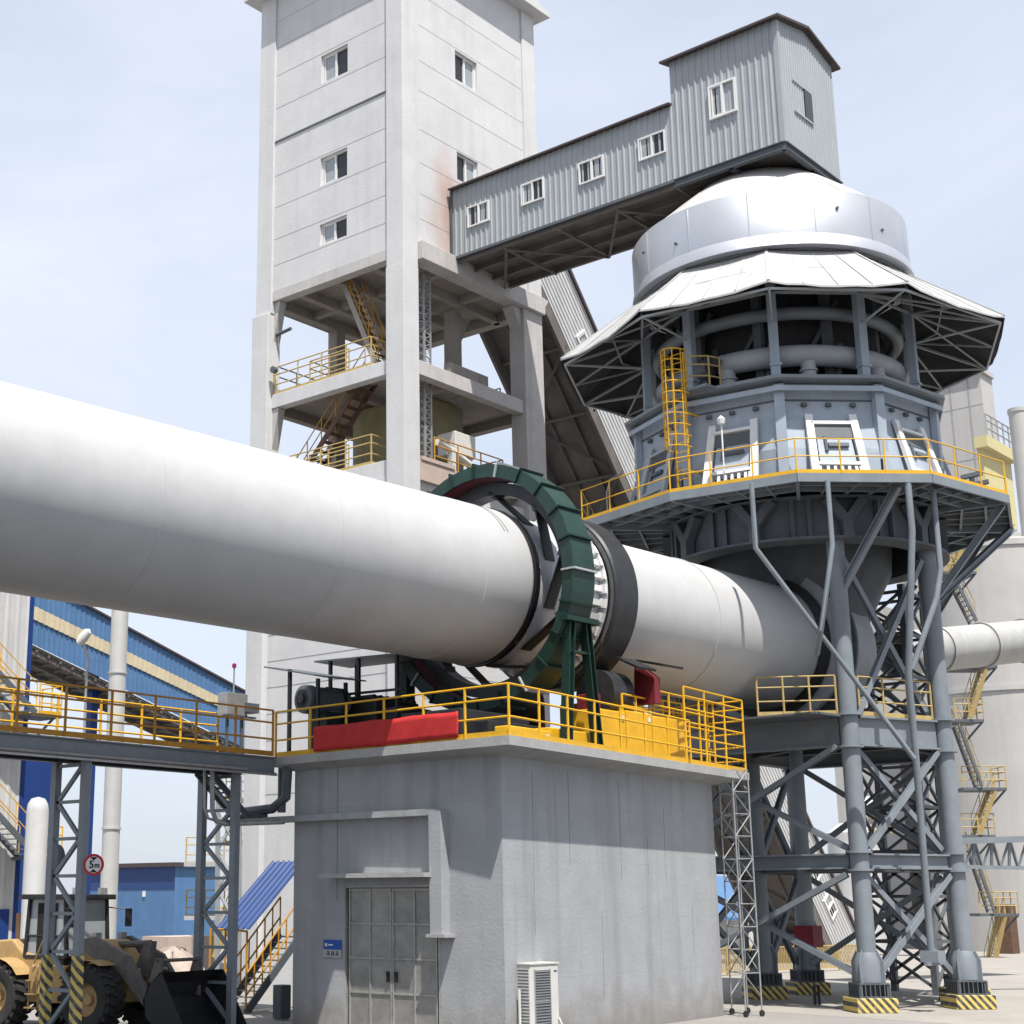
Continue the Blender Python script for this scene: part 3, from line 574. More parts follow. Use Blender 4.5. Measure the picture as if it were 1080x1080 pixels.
# ================================================================== gear cover (fixed green guard)
gc = thing('gear_cover', 'dark green segmented ring guard standing around the white kiln on splayed green legs', 'gear guard', tuple(kp(-2.2) - ZA * 3.9))
CO, CI, C0, C1 = 3.0, 2.68, -2.64, -1.86
NSEG = 24
for i in range(NSEG):
    a0 = 2 * math.pi * i / NSEG; a1 = 2 * math.pi * (i + 1) / NSEG
    low = math.sin((a0 + a1) / 2) < -.55  # lower segments take a darker green, shade below the kiln put into colour
    mb = MB()
    k = 3
    def pt(r, t, a): return kp(t, a, r)
    for j in range(k):
        b0 = a0 + (a1 - a0) * j / k; b1 = a0 + (a1 - a0) * (j + 1) / k
        pts = []
        for (r, t) in ((CI, C0), (CO, C0), (CO, C1), (CI, C1), (CI, C1 - .02), (CO - .02, C1 - .02), (CO - .02, C0 + .02), (CI, C0 + .02)): pts.append((pt(r, t, b0), pt(r, t, b1)))
        for m_ in range(8):
            p, q = pts[m_], pts[(m_ + 1) % 8]; mb.quad(p[0], p[1], q[1], q[0])
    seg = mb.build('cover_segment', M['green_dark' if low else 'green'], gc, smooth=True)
    fl = MB(); tg = (-KS * math.sin(a0) + KU * math.cos(a0)); rd = (KS * math.cos(a0) + KU * math.sin(a0))
    fl.obox(kp((C0 + C1) / 2, a0, CO + .02), KD * ((C1 - C0) / 2 + .03), tg * .022, rd * .05)
    fl.build('flange', M['green_dark'] if i % 5 else M['steel_light'], seg); fl = MB(); fl.obox(kp(C0 - .02, a0, (CO + CI) / 2), KD * .03, tg * .02, rd * ((CO - CI) / 2))
    fl.build('flange', M['green_dark'] if i % 5 else M['steel_light'], seg)
mb = MB(); mb.lathe([(CI, C0 + .05), (CI + .02, C0 + .06), (CI + .02, C1 - .06), (CI, C1 - .05)], KA, 72, KD); mb.build('inner_rim', M['maroon'], gc, smooth=True)
XF[0] = 1.0; ZS = 6.27
for (t, a) in ((-2.5, R(-22)), (-1.95, R(-22))):
    p = kq(kp(t, a, CO - .05)); mb = MB()
    foot = V((p.x, 20.42, ZS)) + (KD * (-.15 if t < -2.2 else .5))
    mb.ibeam(p, foot, .22, .2, .03, up=KD)
    mb.bar(foot, foot + ZA * .05, .5); mb.build('support_leg', M['green_dark'], gc)
p = kq(kp(-2.22, R(-22), CO + .02)); mb = MB(); mb.obox(p, KD * .6, KS * .12, ZA * .06); mb.obox(p - ZA * .75 - KS * .1, KD * .42, KS * .07, ZA * .03); mb.build('saddle', M['green_dark'], gc)
p = kq(kp(-2.2, R(198), CO - .05)); mb = MB(); mb.bar(p, (p.x, p.y, ZS), .35); mb.build('support_leg', M['green_dark'], gc)
# ================================================================== kiln pier (concrete block house)
A = oZ(537, 775, ZS); B = oZ(790, 815, ZS); Dq = oZ(285, 799, ZS); Cq = B + (Dq - A)
WA, WB, WD_ = V((26.5, 20.22, 0)), V((37.15, 21.22, 0)), V((26.45, 26.4, 0)); WC = WB + (WD_ - WA)
pier = thing('kiln_pier', 'grey concrete pier house with overhanging slab, yellow railing and a double metal door', 'pier building', tuple(WA))
FZ = 6.05; WZ = 5.93
UX = (WB - WA).normalized(); UY = (WD_ - WA).normalized(); NY = V((UX.y, -UX.x, 0)); NX = V((-UY.y, UY.x, 0))
# wall with door opening on the face towards the bridge
dz1 = 3.1
da = oX(365, 1000, WA.x).y; db = oX(463, 1000, WA.x).y
mb = MB(); wl = (WD_ - WA).length
holed_wall(mb, WD_, -UY, ZA, wl, WZ, NX, [(WD_.y - da, WD_.y - db, .12, dz1 + .12)], rev=.16)
mb.quad(WA, WB, WB + ZA * WZ, WA + ZA * WZ); mb.quad(WB, WC, WC + ZA * WZ, WB + ZA * WZ); mb.quad(WC, WD_, WD_ + ZA * WZ, WC + ZA * WZ)
mb.build('wall', M['pier_conc'], pier)
# slab with a sloping soffit
mb = MB(); T = [A, B, Cq, Dq]; lo = [p - ZA * .2 for p in T]; wi = [WA, WB, WC, WD_]; wi = [p + ZA * (WZ - .002) + (NX * .0) for p in wi]
mb.quad(*T)
for i in range(4):
    k = (i + 1) % 4; mb.quad(T[i], T[k], lo[k], lo[i]); mb.quad(lo[i], lo[k], wi[k], wi[i])
mb.build('slab', M['slab_conc'], pier)
M['joint_pier'] = mat('pier_crack', (.25, .255, .26), .9)
mb = MB()
for (f, z0, z1, w) in ((.12, 2.2, 5.7, .012), (.27, 3.7, 5.8, .02), (.5, 3.4, 5.7, .018), (.63, 3.5, 4.4, .014), (.72, 3.4, 5.2, .01), (.4, .8, 2.7, .012), (.85, 1.6, 2.8, .012)):
    p = WA + (WB - WA) * f; MB().bar(p + ZA * z0 + NY * .002, p + ZA * z1 + NY * .002 + UX * .03, w, .006, up=NY).build('casting_crack', M['joint_pier'], pier)
p = WA + UY * (oX(357, 900, WA.x).y - WA.y); mb.bar(p + ZA * 2.9 + NX * .002, p + ZA * 5.9 + NX * .002, .025, .006, up=NX)
mb.build('casting_crack', M['joint_pier'], pier)
# door: two leaves of four framed sheets each
dm = (da + db) / 2
fx = WA.x - .0
fr = MB()
for y in (da + .03, db - .03): fr.box(fx - .02, fx + .12, y - .035, y + .035, .12, dz1 + .12)
fr.box(fx - .02, fx + .12, db + .005, da - .005, dz1 + .09, dz1 + .16)
fr.build('door_frame', M['door_rib'], pier)
for (y0, y1) in ((dm + .01, da - .07), (db + .07, dm - .01)):
    d = MB(); d.box(fx + .05, fx + .09, y0, y1, .14, dz1 + .08); leaf = d.build('door', M['door'], pier)
    b = MB(); ym = (y0 + y1) / 2
    for y in (y0 + .02, ym, y1 - .02): b.box(fx + .02, fx + .05, y - .02, y + .02, .14, dz1 + .08)
    for i in range(5): z = .16 + i * (dz1 - .12) / 4; b.box(fx + .025, fx + .05, y0, y1, z - .02, z + .02)
    b.build('stiffener', M['door_rib'], leaf)
    h = MB(); yh = dm + (.12 if y0 > dm else -.12)
    h.box(fx - .01, fx + .03, yh - .03, yh + .03, 1.15, 1.38); h.build('handle', M['black'], leaf)
MB().box(fx - .55, fx - .002, db - .05, da + .35, dz1 + .30, dz1 + .40).build('canopy', M['slab_conc'], pier)
MB().box(fx - .25, fx - .002, db - .2, da + .2, .005, .12).build('doorstep', M['slab_conc'], pier)
def inset(p, q, f=.0): return p
RA, RB, RD, RC = [p + (V(((A.x + Cq.x) / 2, (A.y + Cq.y) / 2, p.z)) - p).normalized() * .1 for p in (A, B, Dq, Cq)]
RG = dict(m=M['yellow'], sp=1.17)
railing(pier, [RA, RD - (RD - RA).normalized() * .05], **RG)
tx = RA + (RB - RA) * .60
railing(pier, [RA, RA + (RB - RA) * .72], **RG)
rb0 = RA + (RB - RA) * .70
railing(pier, [rb0, RB], h=1.95, rails=(.16, .35, .54, .72, .88, 1.0), m=M['yellow'], sp=1.05)
rb1 = RB + (RC - RB) * .75
railing(pier, [rb0 + UY * .9, RB + UY * .9], h=1.95, rails=(.3, .6, .8, 1.0), m=M['yellow'], sp=1.0)
railing(pier, [RB, rb1], h=1.95, rails=(.16, .35, .54, .72, .88, 1.0), m=M['yellow'], sp=1.2)
# raised service deck behind the tall railing
MB().box(34.2, 37.4, 22.0, 25.6, ZS + .85, ZS + .93).build('service_deck', M['yellow'], pier)
railing(pier, [(34.3, 22.1, ZS + .93), (37.3, 22.1, ZS + .93)], h=1.0, m=M['yellow'], sp=.9)
railing(pier, [(32.2, 20.75, ZS + .55), (33.6, 20.85, ZS + .55)], h=1.05, m=M['yellow'], sp=.9, base=.55)
# banner tied to the railing
bn0 = oX(324, 765, RA.x - .05); bn1 = oX(482, 748, RA.x - .05)
mb = MB(); n = 60; zt, zb = ZS + .62, ZS + .04
vs = []
for i in range(n + 1):
    f = i / n; y = bn0.y + (bn1.y - bn0.y) * f; x = RA.x + (RD.x - RA.x) * ((y - RA.y) / (RD.y - RA.y)) - .06
    for j in range(6):
        g = j / 5; sag = .035 * math.sin(f * 9) * g + .02 * math.sin(f * 31 + g * 3)
        vs.append((x - .01 - .012 * math.sin(f * 38 + g * 2.5) * g - .008 * math.sin(f * 90 + g * 6), y, zt + (zb - zt) * g + .012 * math.sin(f * 19) * (1 - g) + sag * .25))
mb.add(vs, [(i * 6 + j, i * 6 + j + 1, (i + 1) * 6 + j + 1, (i + 1) * 6 + j) for i in range(n) for j in range(5)])
o = mb.build('banner', M['banner'], smooth=True); s = o.modifiers.new('Solidify', 'SOLIDIFY'); s.thickness = .006
tag(o, 'long plain red cloth banner tied along the yellow pier railing', 'banner')
# door sign
sx_ = fx - .06
sg = thing('door_sign', 'small sign plate, blue strip above grey, on the wall left of the metal door', 'sign', (fx - .02, oX(353, 1000, fx).y, 1.5))
a = oX(344, 992, fx); b = oX(362, 1010, fx)
MB().box(sx_ - .03, sx_ - .0, b.y, a.y, b.z, (a.z + b.z) / 2 - .01).build('name_plate', M['steel_light'], sg)
bl = MB().box(sx_ - .03, sx_ - .0, b.y, a.y, (a.z + b.z) / 2, a.z + .02).build('blue_strip', M['sign_blue'], sg)
mb = MB(); zc = (a.z + b.z) / 2
mb.box(sx_ - .034, sx_ - .03, a.y - .12, a.y - .05, zc + .06, zc + .13); mb.box(sx_ - .034, sx_ - .03, a.y - .30, a.y - .15, zc + .08, zc + .11); mb.build('logo_mark', M['sign_white'], bl)
mb = MB()
for k in range(3):
    y = a.y - .11 - k * .14; z0 = b.z + .04; z1 = zc - .05
    for (u0, u1, v0, v1) in ((0, .09, .86, 1), (0, .09, .42, .54), (.035, .055, 0, 1), (0, .018, .1, .5), (.072, .09, .1, .5)) if k != 1 else ((0, .09, .84, .98), (.01, .03, 0, .84), (.06, .08, 0, .84), (.0, .09, .4, .5), (0, .09, 0, .1)):
        mb.box(sx_ - .034, sx_ - .03, y - u1, y - u0, z0 + (z1 - z0) * v0, z0 + (z1 - z0) * v1)
mb.build('lettering', M['sign_black'], sg)
# cable duct bent down the wall
cd = thing('cable_duct', 'grey sheet cable duct running along the pier wall and bending down beside the door', 'cable duct', (fx - .1, 22, 4))
y0 = oX(468, 900, fx).y; zt = oX(420, 858, fx).z; zl = oX(470, 985, fx).z
mb = MB(); w = .17
mb.box(fx - .30, fx - .01, y0 + .18, WD_.y + 1.6, zt - .09, zt + .05)
mb.box(fx - .30, fx - .01, y0 - .16, y0 + .18, zt - .30, zt + .0)
mb.prism([(fx - .30, y0 - .16, zt - .0), (fx - .30, y0 + .18, zt - .0), (fx - .30, y0 + .3, zt + .05), (fx - .30, y0 + .05, zt + .05)], (.29, 0, 0))
mb.build('horizontal_run', M['pier_conc'], cd)
mb = MB(); mb.prism([(fx - .3, y0 - .16, zt - .30), (fx - .3, y0 + .18, zt - .30), (fx - .3, y0 + .16, zl), (fx - .3, y0 - .16, zl)], (.29, 0, 0)); mb.build('drop_box', M['pier_conc'], cd)
MB().box(fx - .36, fx - .008, y0 - .30, y0 + .24, zl - .07, zl - .001).build('foot_plate', M['slab_conc'], cd)
b = MB(); b.tube((fx - .14, WD_.y + .35, zt + .15), (fx - .14, WD_.y + .35, FZ), .1, 8); b.sweep([(fx - .2, WD_.y + .1, FZ), (fx - .2, WD_.y + .15, zt + .5), (fx - .2, WD_.y + .6, zt + .25), (fx - .2, WD_.y + 1.6, zt + .2)], .12, 8); b.build('conduit', M['steel_dark'], cd, smooth=True)
# outdoor unit of the air conditioner
p = oZ(571, 1085, 0); f0 = oY(553, 1077, 0 + WA.y - .55)
ac = thing('air_conditioner', 'off-white twin fan outdoor air conditioner unit standing by the pier wall', 'air conditioner', (27.4, 19.6, 0))
cx_, cy_ = oZ(572, 1091, 0).x, oZ(572, 1091, 0).y; cy_ = min(cy_, 19.95)
ca = oY(552, 1018, cy_); cb = oY(589, 1018, cy_); ax0, ax1 = ca.x + .22, cb.x - .02; zt = ca.z; 
if True:
    OFF[ac.name] = V((ax0, cy_, 0)); ac.location = (ax0, cy_, 0)
    zb = .14; d = .4
    MB().box(ax0, ax1, cy_, cy_ + d, zb, zt).build('casing', M['offwhite'], ac, bevel=.02)
    MB().box(ax0 - .02, ax1 + .02, cy_ - .02, cy_ + d + .02, zt, zt + .03).build('lid', M['offwhite'], ac)
    for (z0, z1) in ((zb + .06, (zb + zt) / 2 - .02), ((zb + zt) / 2 + .02, zt - .12)):
        x0, x1 = ax0 + .16, ax0 + .16 + (ax1 - ax0) * .52
        MB().box(x0, x1, cy_ - .012, cy_ + .01, z0, z1).build('grille_recess', M['steel_dark'], ac)
        g = MB()
        for i in range(11): z = z0 + (z1 - z0) * (i + .5) / 11; g.box(x0, x1, cy_ - .022, cy_ - .012, z - .008, z + .008)
        g.box(x0 - .02, x0, cy_ - .024, cy_ + .01, z0 - .02, z1 + .02); g.box(x1, x1 + .02, cy_ - .024, cy_ + .01, z0 - .02, z1 + .02)
        g.build('fan_grille', M['galv'], ac)
    g = MB()
    for i in range(20): z = zb + .08 + i * (zt - zb - .14) / 20; g.box(ax0 - .006, ax0 + .01, cy_ + .04, cy_ + d - .04, z, z + .025)
    g.build('side_louvre', M['steel_dark'], ac)
    MB().box(ax1 - .16, ax1 - .05, cy_ - .006, cy_, zt - .16, zt - .13).build('badge', M['steel_dark'], ac)
    MB().box(ax0 + .05, ax0 + .15, cy_, cy_ + d, 0, zb).box(ax1 - .15, ax1 - .05, cy_, cy_ + d, 0, zb).build('foot', M['steel_dark'], ac)
    MB().sweep([(ax1 - .06, cy_ - .03, .5), (ax1 - .04, cy_ - .12, .3), (ax1 - .12, cy_ - .12, .14), (ax1 - .3, cy_ - .05, .1)], .02, 6).build('hose', M['offwhite'], ac, smooth=True); g = MB(); g.sweep([(ax0 - .1, WA.y - .06, 1.1), (ax0 - .1, WA.y - .06, .2), (ax0 - .16, cy_, .05)], .03, 6); g.build('hose', M['offwhite'], ac, smooth=True)
o = MB().sweep([oZ(486, 1079, .25), oZ(486, 1079, .25) + V((.3, -.25, -.05)), oZ(486, 1079, .25) + V((.5, -.5, -.3))], .06, 8).build('drain_pipe', M['offwhite'], smooth=True)
tag(o, 'short pale drain pipe end rising from the ground right of the metal door', 'pipe')
# ---------------- machinery on the pier
bx = thing('yellow_machine_guard', 'yellow sheet metal guard boxes over machinery behind the right pier railing', 'machine guard', (32, 20.6, ZS))
def onrail(px, py, off): d = V((px, py, 0)); return d
for (x0, x1, y0, y1, h) in ((30.9, 32.1, 20.6, 21.6, 1.12), (32.15, 33.3, 20.6, 21.6, 1.18), (33.35, 35.0, 20.6, 21.5, 1.15), (28.9, 30.8, 20.6, 21.1, .5), (27.2, 28.8, 20.5, 20.9, .40), (33.0, 34.6, 22.2, 23.2, 1.6)):
    p = MB(); p.box(x0, x1, y0, y1, ZS + .002, ZS + h); bo = p.build('guard_box', M['yellow'], bx, bevel=.03)
    q = MB(); q.box(x1 - .2, x1 - .08, y0 - .02, y0, ZS + h - .22, ZS + h - .1); q.build('latch', M['offwhite'], bo)
sr = thing('support_roller', 'red based support roller with black hood plates under the black kiln tyre', 'roller station', tuple(kp(.45) - ZA * 3.9))
for sgn in (1, -1):
    c = kq(kp(.45, R(-60) if sgn > 0 else R(240), TR + .60))
    mb = MB(); mb.lathe([(0, -.5), (.12, -.5), (.12, -.42), (.6, -.42), (.6, .42), (.12, .42), (.12, .5), (0, .5)], c, 36, KD); mb.build('roller', M['tyre_steel'], sr, smooth=True)
    for k in (-.68, .68):
        mb = MB(); q = c + KD * k; mb.obox((q.x, q.y, (q.z + ZS) / 2 - .05), KD * .14, KS * .28, ZA * ((q.z - ZS) / 2)); mb.build('bearing_block', M['red'], sr, bevel=.03)
hp = kq(kp(1.25, R(-46), TR + .45))
mb = MB(); mb.prism([hp + KS * .02 + ZA * .22, hp + KS * .45 - ZA * .1, hp + KS * .45 - ZA * .75, hp - KS * .2 - ZA * .75, hp - KS * .15 + ZA * .2], KD * .25); mb.build('side_guard', M['red'], sr)
mb = MB(); c = hp + ZA * .3 + KS * .25
mb.obox(c + KD * .55, KD * .45, (KS + ZA * -.25).normalized() * .42, (ZA + KS * .25).normalized() * .03); mb.obox(c - KD * .45 - ZA * .1, KD * .4, (KS + ZA * -.5).normalized() * .35, (ZA + KS * .5).normalized() * .03); mb.build('hood_plate', M['black'], sr)
# main drive
dv = thing('kiln_drive', 'dark motor and gearbox train on the pier under the kiln behind the red banner', 'drive unit', (28, 25.2, ZS))
mc = oX(318, 737, 26.9); 
mb = MB(); mb.lathe([(0, .0), (.2, .0), (.34, .04), (.36, .1), (.36, .28), (.33, .3), (.33, 1.35), (0, 1.35)], mc, 32, (1, -.12, 0)); mt = mb.build('motor', M['steel_dark'], dv, smooth=True)
mb = MB(); mb.lathe([(0, -.03), (.11, -.03), (.11, .0), (.24, .0)], mc, 24, (1, -.12, 0)); mb.build('fan_hub', M['black'], mt, smooth=True)
mb = MB()
for i in range(14): a = 2 * math.pi * i / 14; mb.bar(mc + V((.7, -.08 + .34 * math.cos(a), .34 * math.sin(a))), mc + V((1.3, -.15 + .34 * math.cos(a), .34 * math.sin(a))), .02, .05)
mb.build('cooling_fin', M['steel_dark'], mt)
mb = MB(); mb.box(mc.x + .5, mc.x + 1.2, mc.y - .4, mc.y + .25, ZS, mc.z - .3); mb.box(27.2, 30.5, 23.9, 25.8, ZS, ZS + .35); mb.build('base_frame', M['green_dark'], dv)
mb = MB(); mb.box(mc.x + 1.4, mc.x + 3.1, mc.y - 1.2, mc.y + .35, ZS + .35, ZS + 1.55); mb.box(mc.x + 1.6, mc.x + 2.8, mc.y - 1.9, mc.y - 1.2, ZS + .35, ZS + 1.3); mb.build('gearbox', M['black'], dv, bevel=.05)
mb = MB()
for i in range(7): mb.tube((mc.x + 1.5 + i * .25, mc.y - 1.1, ZS + 1.55), (mc.x + 1.5 + i * .25, mc.y + .2, ZS + 1.55), .1, 8)
mb.build('pipe_bundle', M['black'], dv, smooth=True)
mb = MB(); mb.box(26.9, 29.5, 21.6, 23.4, ZS + .002, ZS + .85); mb.box(27.4, 30.4, 21.2, 21.7, ZS + .003, ZS + .6); mb.build('pinion_casing', M['black'], dv, bevel=.04)
# thin roof sheets on posts above the drive
rc = thing('drive_canopy', 'two thin metal roof sheets on posts above the motor on the pier', 'canopy', (27.5, 25.5, ZS))
a, b = oX(284, 705, 27.0), oX(352, 716, 27.3)
mb = MB(); mb.prism([(a.x - .2, a.y, a.z), (b.x - .2, b.y, b.z), (b.x + 1.2, b.y, b.z + .05), (a.x + 1.2, a.y, a.z + .05)], (0, 0, .035)); mb.build('roof_sheet', M['steel_dark'], rc)
a2, b2 = oX(334, 699, 28.4), oX(425, 700, 28.4)
mb = MB(); mb.prism([(a2.x - .1, a2.y, a2.z), (b2.x - .1, b2.y, a2.z - .1), (b2.x + 1.3, b2.y, a2.z - .05), (a2.x + 1.3, a2.y, a2.z)], (0, 0, .04)); mb.build('roof_sheet', M['steel_dark'], rc)
mb = MB()
for p in ((a.x, b.y + .25, b.z), (a.x + 1, b.y + .25, b.z), (a.x, a.y - .75, a.z - .1), (a2.x, a2.y - .5, a2.z), (a2.x, (a2.y + b2.y) / 2, a2.z - .05), (b2.x, b2.y + .2, a2.z - .1), (a2.x + 1, a2.y - .5, a2.z)): mb.bar((p[0], p[1], ZS), p, .08)
mb.bar((a2.x, a2.y, a2.z - .9), (b2.x, b2.y, a2.z - .95), .06)
mb.build('post', M['black'], rc)
# dark lower drum guard seen under the shell at the far side
# lamps on the pier
def lamp(px, py, pxb, pyb, Y, label, flip=1):
    h = oY(px, py, Y); b = oY(pxb, pyb, Y); b.z = ZS
    t = thing('yard_lamp', label, 'lamp', tuple(b), 'small lamps on the pier')
    mb = MB(); mb.sweep([b, V((b.x, b.y, h.z - .35)), V((b.x - .03 * flip, b.y, h.z - .12)), h + V((.1 * flip, 0, -.02))], .028, 8); mb.build('pole', M['white'], t, smooth=True)
    mb = MB(); d = V((-.45 * flip, 0, .33)).normalized(); mb.lathe([(0, -.05), (.05, -.03), (.085, .1), (.1, .32), (.07, .46), (0, .5)], h + V((.1 * flip, 0, -.05)), 14, d); mb.build('lamp_head', M['white'], t, smooth=True)
lamp(590, 682, 599, 740, 20.9, 'white lamp on a slim pole behind the railing in front of the green gear guard')
lamp(733, 722, 738, 745, 24.6, 'white lamp head showing above the tall yellow railing at the right end of the pier')
# ================================================================== preheater
PC = V((43.9, 21.4, 0)); VA = math.atan2(PC.y, PC.x)
VREF = V((-math.cos(VA), -math.sin(VA), 0)); VRT = V((math.sin(VA), -math.cos(VA), 0))
def lean(p): return p - VRT * (.33 * min(1, max(0, (p.z - 14.5) / 1.0)) + .014 * max(0, p.z - 15.5))
def pr(r, th, z, c=PC): return lean(V((c.x, c.y, z)) + (VREF * math.cos(th) + VRT * math.sin(th)) * r)
def lat(mb, prof, n=10, c=PC, closed=False):
    k = len(mb.v); mb.lathe(prof, (c.x, c.y, 0), n, ZA, closed, ref=VREF); mb.v[k:] = [lean(p) for p in mb.v[k:]]; return mb
pre = thing('preheater', 'round steel preheater tower on grey legs with skirted canopy and silver domed top', 'preheater', tuple(PC))
LEG = {'a': V((41.0, 18.97, 0)), 'b': V((44.2, 17.6, 0)), 'c': V((41.2, 25.2, 0)), 'd': V((44.4, 23.9, 0)), 'e': V((47.5, 19.0, 0)), 'f': V((47.4, 24.0, 0))}
zr = 13.0
for k, p in LEG.items():
    mb = MB(); mb.lathe([(.255, .7), (.255, zr)], p, 24); lg = mb.build('leg', M['steel'], pre, smooth=True)
    bd = V((math.cos(R(45)), math.sin(R(45)), 0)); bn = V((-bd.y, bd.x, 0))
    mb = MB(); mb.obox(p + ZA * .19, bd * .56, bn * .56, ZA * .19); mb.build('footing', M['hazard'], lg, bevel=.02)
    mb = MB(); mb.obox(p + ZA * .40, bd * .44, bn * .44, ZA * .02); mb.obox(p + ZA * .74, bd * .42, bn * .42, ZA * .02)
    for i in range(-3, 4):
        for s in (-1, 1):
            mb.obox(p + bd * (i * .13) + bn * (s * .38) + ZA * .57, bd * .012, bn * .05, ZA * .16); mb.obox(p + bn * (i * .13) + bd * (s * .38) + ZA * .57, bn * .012, bd * .05, ZA * .16)
    mb.lathe([(.3, .42), (.3, .74)], p, 16); mb.build('base_plate', M['steel_dark'], lg)
    mb = MB()
    for i in range(4):
        d = V((math.cos(R(45 + 90 * i + 45)), math.sin(R(45 + 90 * i + 45)), 0)); n_ = V((-d.y, d.x, 0))
        mb.prism([p + d * .3 + ZA * .76 - n_ * .02, p + d * .47 + ZA * .76 - n_ * .02, p + d * .47 + ZA * 1.3 - n_ * .02, p + d * .3 + ZA * 1.6 - n_ * .02], n_ * .04)
    mb.lathe([(.36, .77), (.36, 1.3), (.26, 1.55)], p, 20); mb.build('boot', M['steel'], lg, smooth=True)
    for z in (3.72, 4.2, 7.08, 7.98):
        mb = MB(); mb.lathe([(.25, z - .03), (.36, z - .03), (.36, z + .03), (.25, z + .03)], p, 20, closed=True); mb.build('collar', M['steel'], lg, smooth=True)
LK = [('a', 'b'), ('a', 'c'), ('b', 'e'), ('c', 'd'), ('e', 'f'), ('d', 'f')]
for i, (k, l) in enumerate(LK):
    p, q = LEG[k], LEG[l]; d = (q - p).normalized()
    for (z, h) in ((3.96, .42), (7.53, .84)):
        MB().ibeam(p + d * .3 + ZA * z, q - d * .3 + ZA * z, .3, h, .05).build('beam', M['steel'], pre)
    if k + l in ('ac',): zs = ((.95, 3.6), (4.3, 7.1))
    else: zs = ((.95, 3.6), (4.3, 7.1), (8.0, 12.7))
    for (z0, z1) in zs:
        off = d.cross(ZA) * .04
        MB().ibeam(p + d * .3 + ZA * z0 + off, q - d * .3 + ZA * z1 + off, .15, .18, .03, up=d.cross(ZA)).build('brace', M['steel'], pre)
        MB().ibeam(p + d * .3 + ZA * z1 - off * 5, q - d * .3 + ZA * z0 - off * 5, .15, .18, .03, up=d.cross(ZA)).build('brace', M['steel'], pre)
for (k, l) in (('c', 'f'), ('a', 'd'), ('b', 'd'), ('a', 'e')):
    for (z, h) in ((3.9, .4), (7.5, .5)):
        MB().ibeam(LEG[k] + ZA * z, LEG[l] + ZA * z, .22, h, .04).build('beam', M['steel_dark'], pre)
# floor at the kiln tail with yellow railing
mb = MB(); mb.prism([(40.85, 19.0, 7.93), (44.2, 17.7, 7.93), (47.5, 19.0, 7.93), (47.4, 24.0, 7.93), (41, 24.0, 7.93)], (0, 0, .04)); mb.build('tail_floor', M['steel_dark'], pre)
railing(pre, [(39.6, 21.0, 7.97), (40.7, 19.15, 7.97)], m=M['yellow_dull'], sp=.8); railing(pre, [(41.3, 18.75, 7.97), (43.9, 17.75, 7.97), (47.3, 19.1, 7.97)], m=M['yellow_dull'], sp=1.0)
MB().prism([(39.5, 19.2, 7.9), (40.9, 19.0, 7.9), (40.9, 23.6, 7.9), (39.5, 23.6, 7.9)], (0, 0, .06)).build('tail_floor', M['steel_dark'], pre)
# ring girder with stiffeners
mb = MB(); lat(mb, [(3.55, zr - .02), (4.3, zr - .02), (4.3, zr + .05), (3.95, zr + .05), (3.95, 14.2), (4.3, 14.2), (4.3, 14.26), (3.55, 14.26)], 60, closed=True); mb.build('ring_girder', M['steel_dark'], pre, smooth=True)
for i in range(10):
    th = R(36 * i + 18)
    mb = MB(); d = pr(1, th, 0) - PC; s = ZA.cross(d)
    mb.bar(pr(4.15, th, 13.0), pr(4.15, th, 13.55), .3, .3, up=d); mb.bar(pr(4.15, th, 13.5), pr(4.15, th + .13, 14.2), .26, .28, up=d); mb.bar(pr(4.15, th, 13.5), pr(4.15, th - .13, 14.2), .26, .28, up=d)
    mb.build('y_bracket', M['steel_dark'], pre)
    th = R(36 * i)
    mb = MB(); mb.bar(pr(4.02, th + .06, 13.03), pr(4.02, th + .06, 14.2), .12, .14, up=d); mb.bar(pr(4.02, th - .06, 13.03), pr(4.02, th - .06, 14.2), .12, .14, up=d); mb.build('stiffener', M['steel_dark'], pre)
mb = MB(); mb.lathe([(3.0, 13.9), (2.9, 12.9), (1.7, 10.6), (1.4, 8.1)], PC + V((1.1, .8, 0)), 40); mb.build('hopper', M['steel_dark'], pre, smooth=True)
# kiln inlet hood
XF[0] = 1.04
mb = MB(); mb.lathe([(KR + .12, 10.2), (KR + .5, 10.22), (KR + .5, 10.4), (KR + .3, 10.42), (KR + .3, 12.6)], KA, 48, KD); mb.build('inlet_hood', M['steel_light'], pre, smooth=True)
mb = MB(); mb.lathe([(KR + .32, 10.9), (KR + .6, 10.9), (KR + .6, 11.0), (KR + .32, 11.0)], KA, 48, KD, closed=True); mb.build('hood_flange', M['steel_dark'], pre, smooth=True)
XF[0] = 1.0
